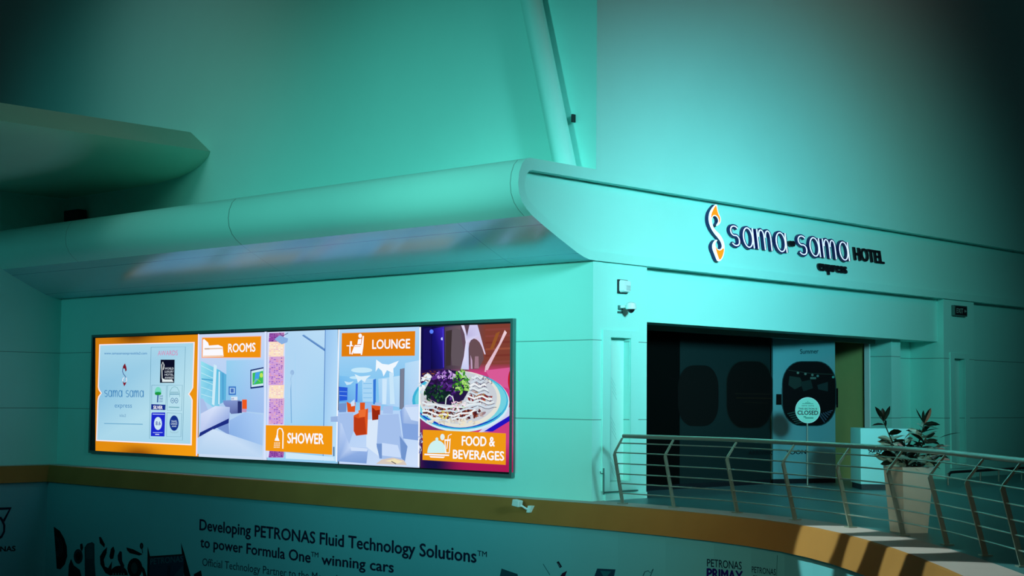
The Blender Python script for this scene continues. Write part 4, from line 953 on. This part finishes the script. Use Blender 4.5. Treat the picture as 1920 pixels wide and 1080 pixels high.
A.poly([D(*p) for p in [(965, 795), (930, 830), (900, 880), (905, 950), (950, 1030), (1000, 1055), (1010, 920), (975, 985), (945, 970), (935, 910), (960, 850)]], DK); A.build('crank_part_print', M['print'], mur); A = Art(MU, .003)
A.poly([D(985, 880), D(1000, 810), (D(1022, 790)), D(1035, 830), D(1020, 900), D(995, 905)], DK); A.poly([D(1060, 870), D(1080, 830), D(1098, 840), D(1100, 920), D(1120, 960), D(1110, 1040), D(1080, 1010), D(1085, 960), D(1062, 910)], (8, 30, 44))
A.build('gear_part_print', M['print'], mur); A = Art(MU, .003)
A.ell(*D(1070, 1050), 17, 18, DK, 18, 180, 360)
for k in range(5): A.ell(*D(1020+k*24, 1040), 1.4, 3, (60, 110, 110), 6)
A.build('engine_part_print', M['print'], mur); A = Art(MU, .003)
A.poly([D(1138, 798), D(1200, 815), D(1285, 860), D(1255, 872), D(1170, 850), D(1145, 825)], DK); A.build('lever_print', M['print'], mur); A = Art(MU, .003)
A.ell(*D(1275, 785), 3.4, 6, DK, 10); A.ell(*D(1275, 785), 1.5, 3, (16, 66, 76), 8); A.line([D(1280, 810), D(1285, 850)], 1.2, DK)
A.build('ring_print', M['print'], mur); A = Art(MU, .003)
A.ell(*D(1215, 985), 14, 19, DK, 18); A.ell(*D(1210, 985), 6, 11, (16, 56, 60), 12); A.line([D(1230, 930), D(1290, 1000), D(1310, 1070)], 6, DK)
A.build('belt_print', M['print'], mur); A = Art(MU, .003)
A.poly([D(1330, 790), D(1352, 880), D(1345, 1070), D(1325, 1070)], DK); A.poly([D(1630, 755), D(1660, 850), D(1720, 1070), D(1660, 1070), D(1640, 880)], DK)
A.poly([D(1345, 878), D(1655, 858), D(1655, 1070), D(1345, 1070)], (8, 44, 66)); A.poly([D(1345, 878), D(1655, 858), D(1655, 870), D(1345, 890)], DK); A.poly([D(1560, 1060), D(1650, 960), D(1655, 1060)], (14, 62, 78)); A.poly([D(1510, 960), D(1540, 960), D(1530, 1070), D(1500, 1070)], (6, 32, 52))
A.build('oil_box_print', M['print'], mur); A = Art(MU, .003)
A.text('PETRONAS', D(1355, 952), D(1648, 925), 11, (30, 92, 104), .03); A.build('lettering', M['print'], mur); A = Art(MU, .003)
A.poly([D(1745, 1040), D(1810, 1005), D(1820, 1060), D(1750, 1075)], DK)
A.build('fragment_print', M['print'], mur); A = Art(MU, .003)
# faint figures right of the headline
H = lambda x, y: (900+x/2.909, 980+y/2.909)
A.poly([H(118, 250), H(205, 280), H(212, 310), H(105, 310)], (16, 66, 80)); A.build('faint_part_print', M['print'], mur); A = Art(MU, .003)
A.poly([H(418, 215), H(430, 210), H(448, 240), H(436, 248)], (20, 16, 36)); A.line([H(425, 222), H(438, 240)], 1.2, (70, 110, 120)); A.line([H(345, 225), H(382, 285)], 1, (16, 70, 84)); A.poly([H(432, 300), H(450, 275), H(476, 262), H(462, 300)], (40, 14, 40))
A.build('bolt_print', M['print'], mur); A = Art(MU, .003)
A.poly([H(640, 250), H(740, 255), H(728, 310), H(618, 310)], (10, 52, 74)); A.poly([H(656, 262), H(716, 266), H(682, 306)], (20, 92, 104)); A.build('car_wing_print', M['print'], mur); A = Art(MU, .003)
A.line([H(890, 290), H(900, 268), H(918, 262), H(930, 275), H(946, 252), H(930, 292), H(900, 296)], 1.4, (12, 60, 76))
A.build('faint_outline_print', M['print'], mur); A = Art(MU, .003)
A.line([(1458, 1041), (1456, 1090)], .8, (20, 80, 88)); A.build('panel_joint_print', M['print'], mur)
# the other wall of the void, at far left
mu2 = thing('mural', (-4, 15.9, -2.2), 'printed hoarding with a dark oil drop logo at the far left under the deck edge', 'hoarding')
MB().quad((MC[0][0], MC[0][1], -.369), (MC[1][0], MC[1][1], -.369), (MC[1][0], MC[1][1], -4.4), (MC[0][0], MC[0][1], -4.4)).build('board', MUT, mu2)
M2 = FrontWall(MC[0][1]); A = Art(M2, .003)
A.poly([D(0, 440), D(105, 437), D(40, 570), D(28, 548), D(80, 458), D(0, 462)], NV); A.poly([D(8, 520), D(30, 550), D(48, 600), D(45, 660), D(20, 710), D(-20, 735), D(-20, 715), D(10, 690), D(28, 650), D(28, 600), D(10, 560), D(-10, 530)], NV)
A.poly([D(-150, 440), D(0, 440), D(0, 462), D(-120, 462)], NV); A.build('oil_drop_logo', M['print'], mu2)
A = Art(M2, .003); A.text('PETRONAS', (-48, 1036), (28.5, 1033), 9.5, (2, 8, 16), .04); A.build('lettering', M['print'], mu2)

MB().quad((-40, -40, -4.4), (6, -40, -4.4), (6, 18, -4.4), (-40, 18, -4.4)).build('floor_lower', M['floor'], kind='structure')

# small white camera on the wooden fascia
q = at_x(991, 948.5, -.46); t = thing('fascia_camera', (q.x, q.y, q.z), 'small white bullet camera on the wooden deck edge below the billboard', 'camera')
MB().obox((-.60, q.y+.005, q.z-.015), (0, .15, .02), (-.10, 0, .0), (0, -.02, .105)).build('housing', M['white'], t, bevel=.012)
MB().tube([(-.44, q.y-.05, q.z-.045), (-.55, q.y-.04, q.z-.045), (-.62, q.y-.005, q.z+.005), (-.64, q.y+.03, q.z+.02)], .018, 10).build('arm', M['white'], t, smooth=True)
MB().obox((-.44, q.y-.10, q.z-.10), (0, .075, 0), (-.10, 0, 0), (0, -.035, .11)).build('mount_plate', M['white'], t)
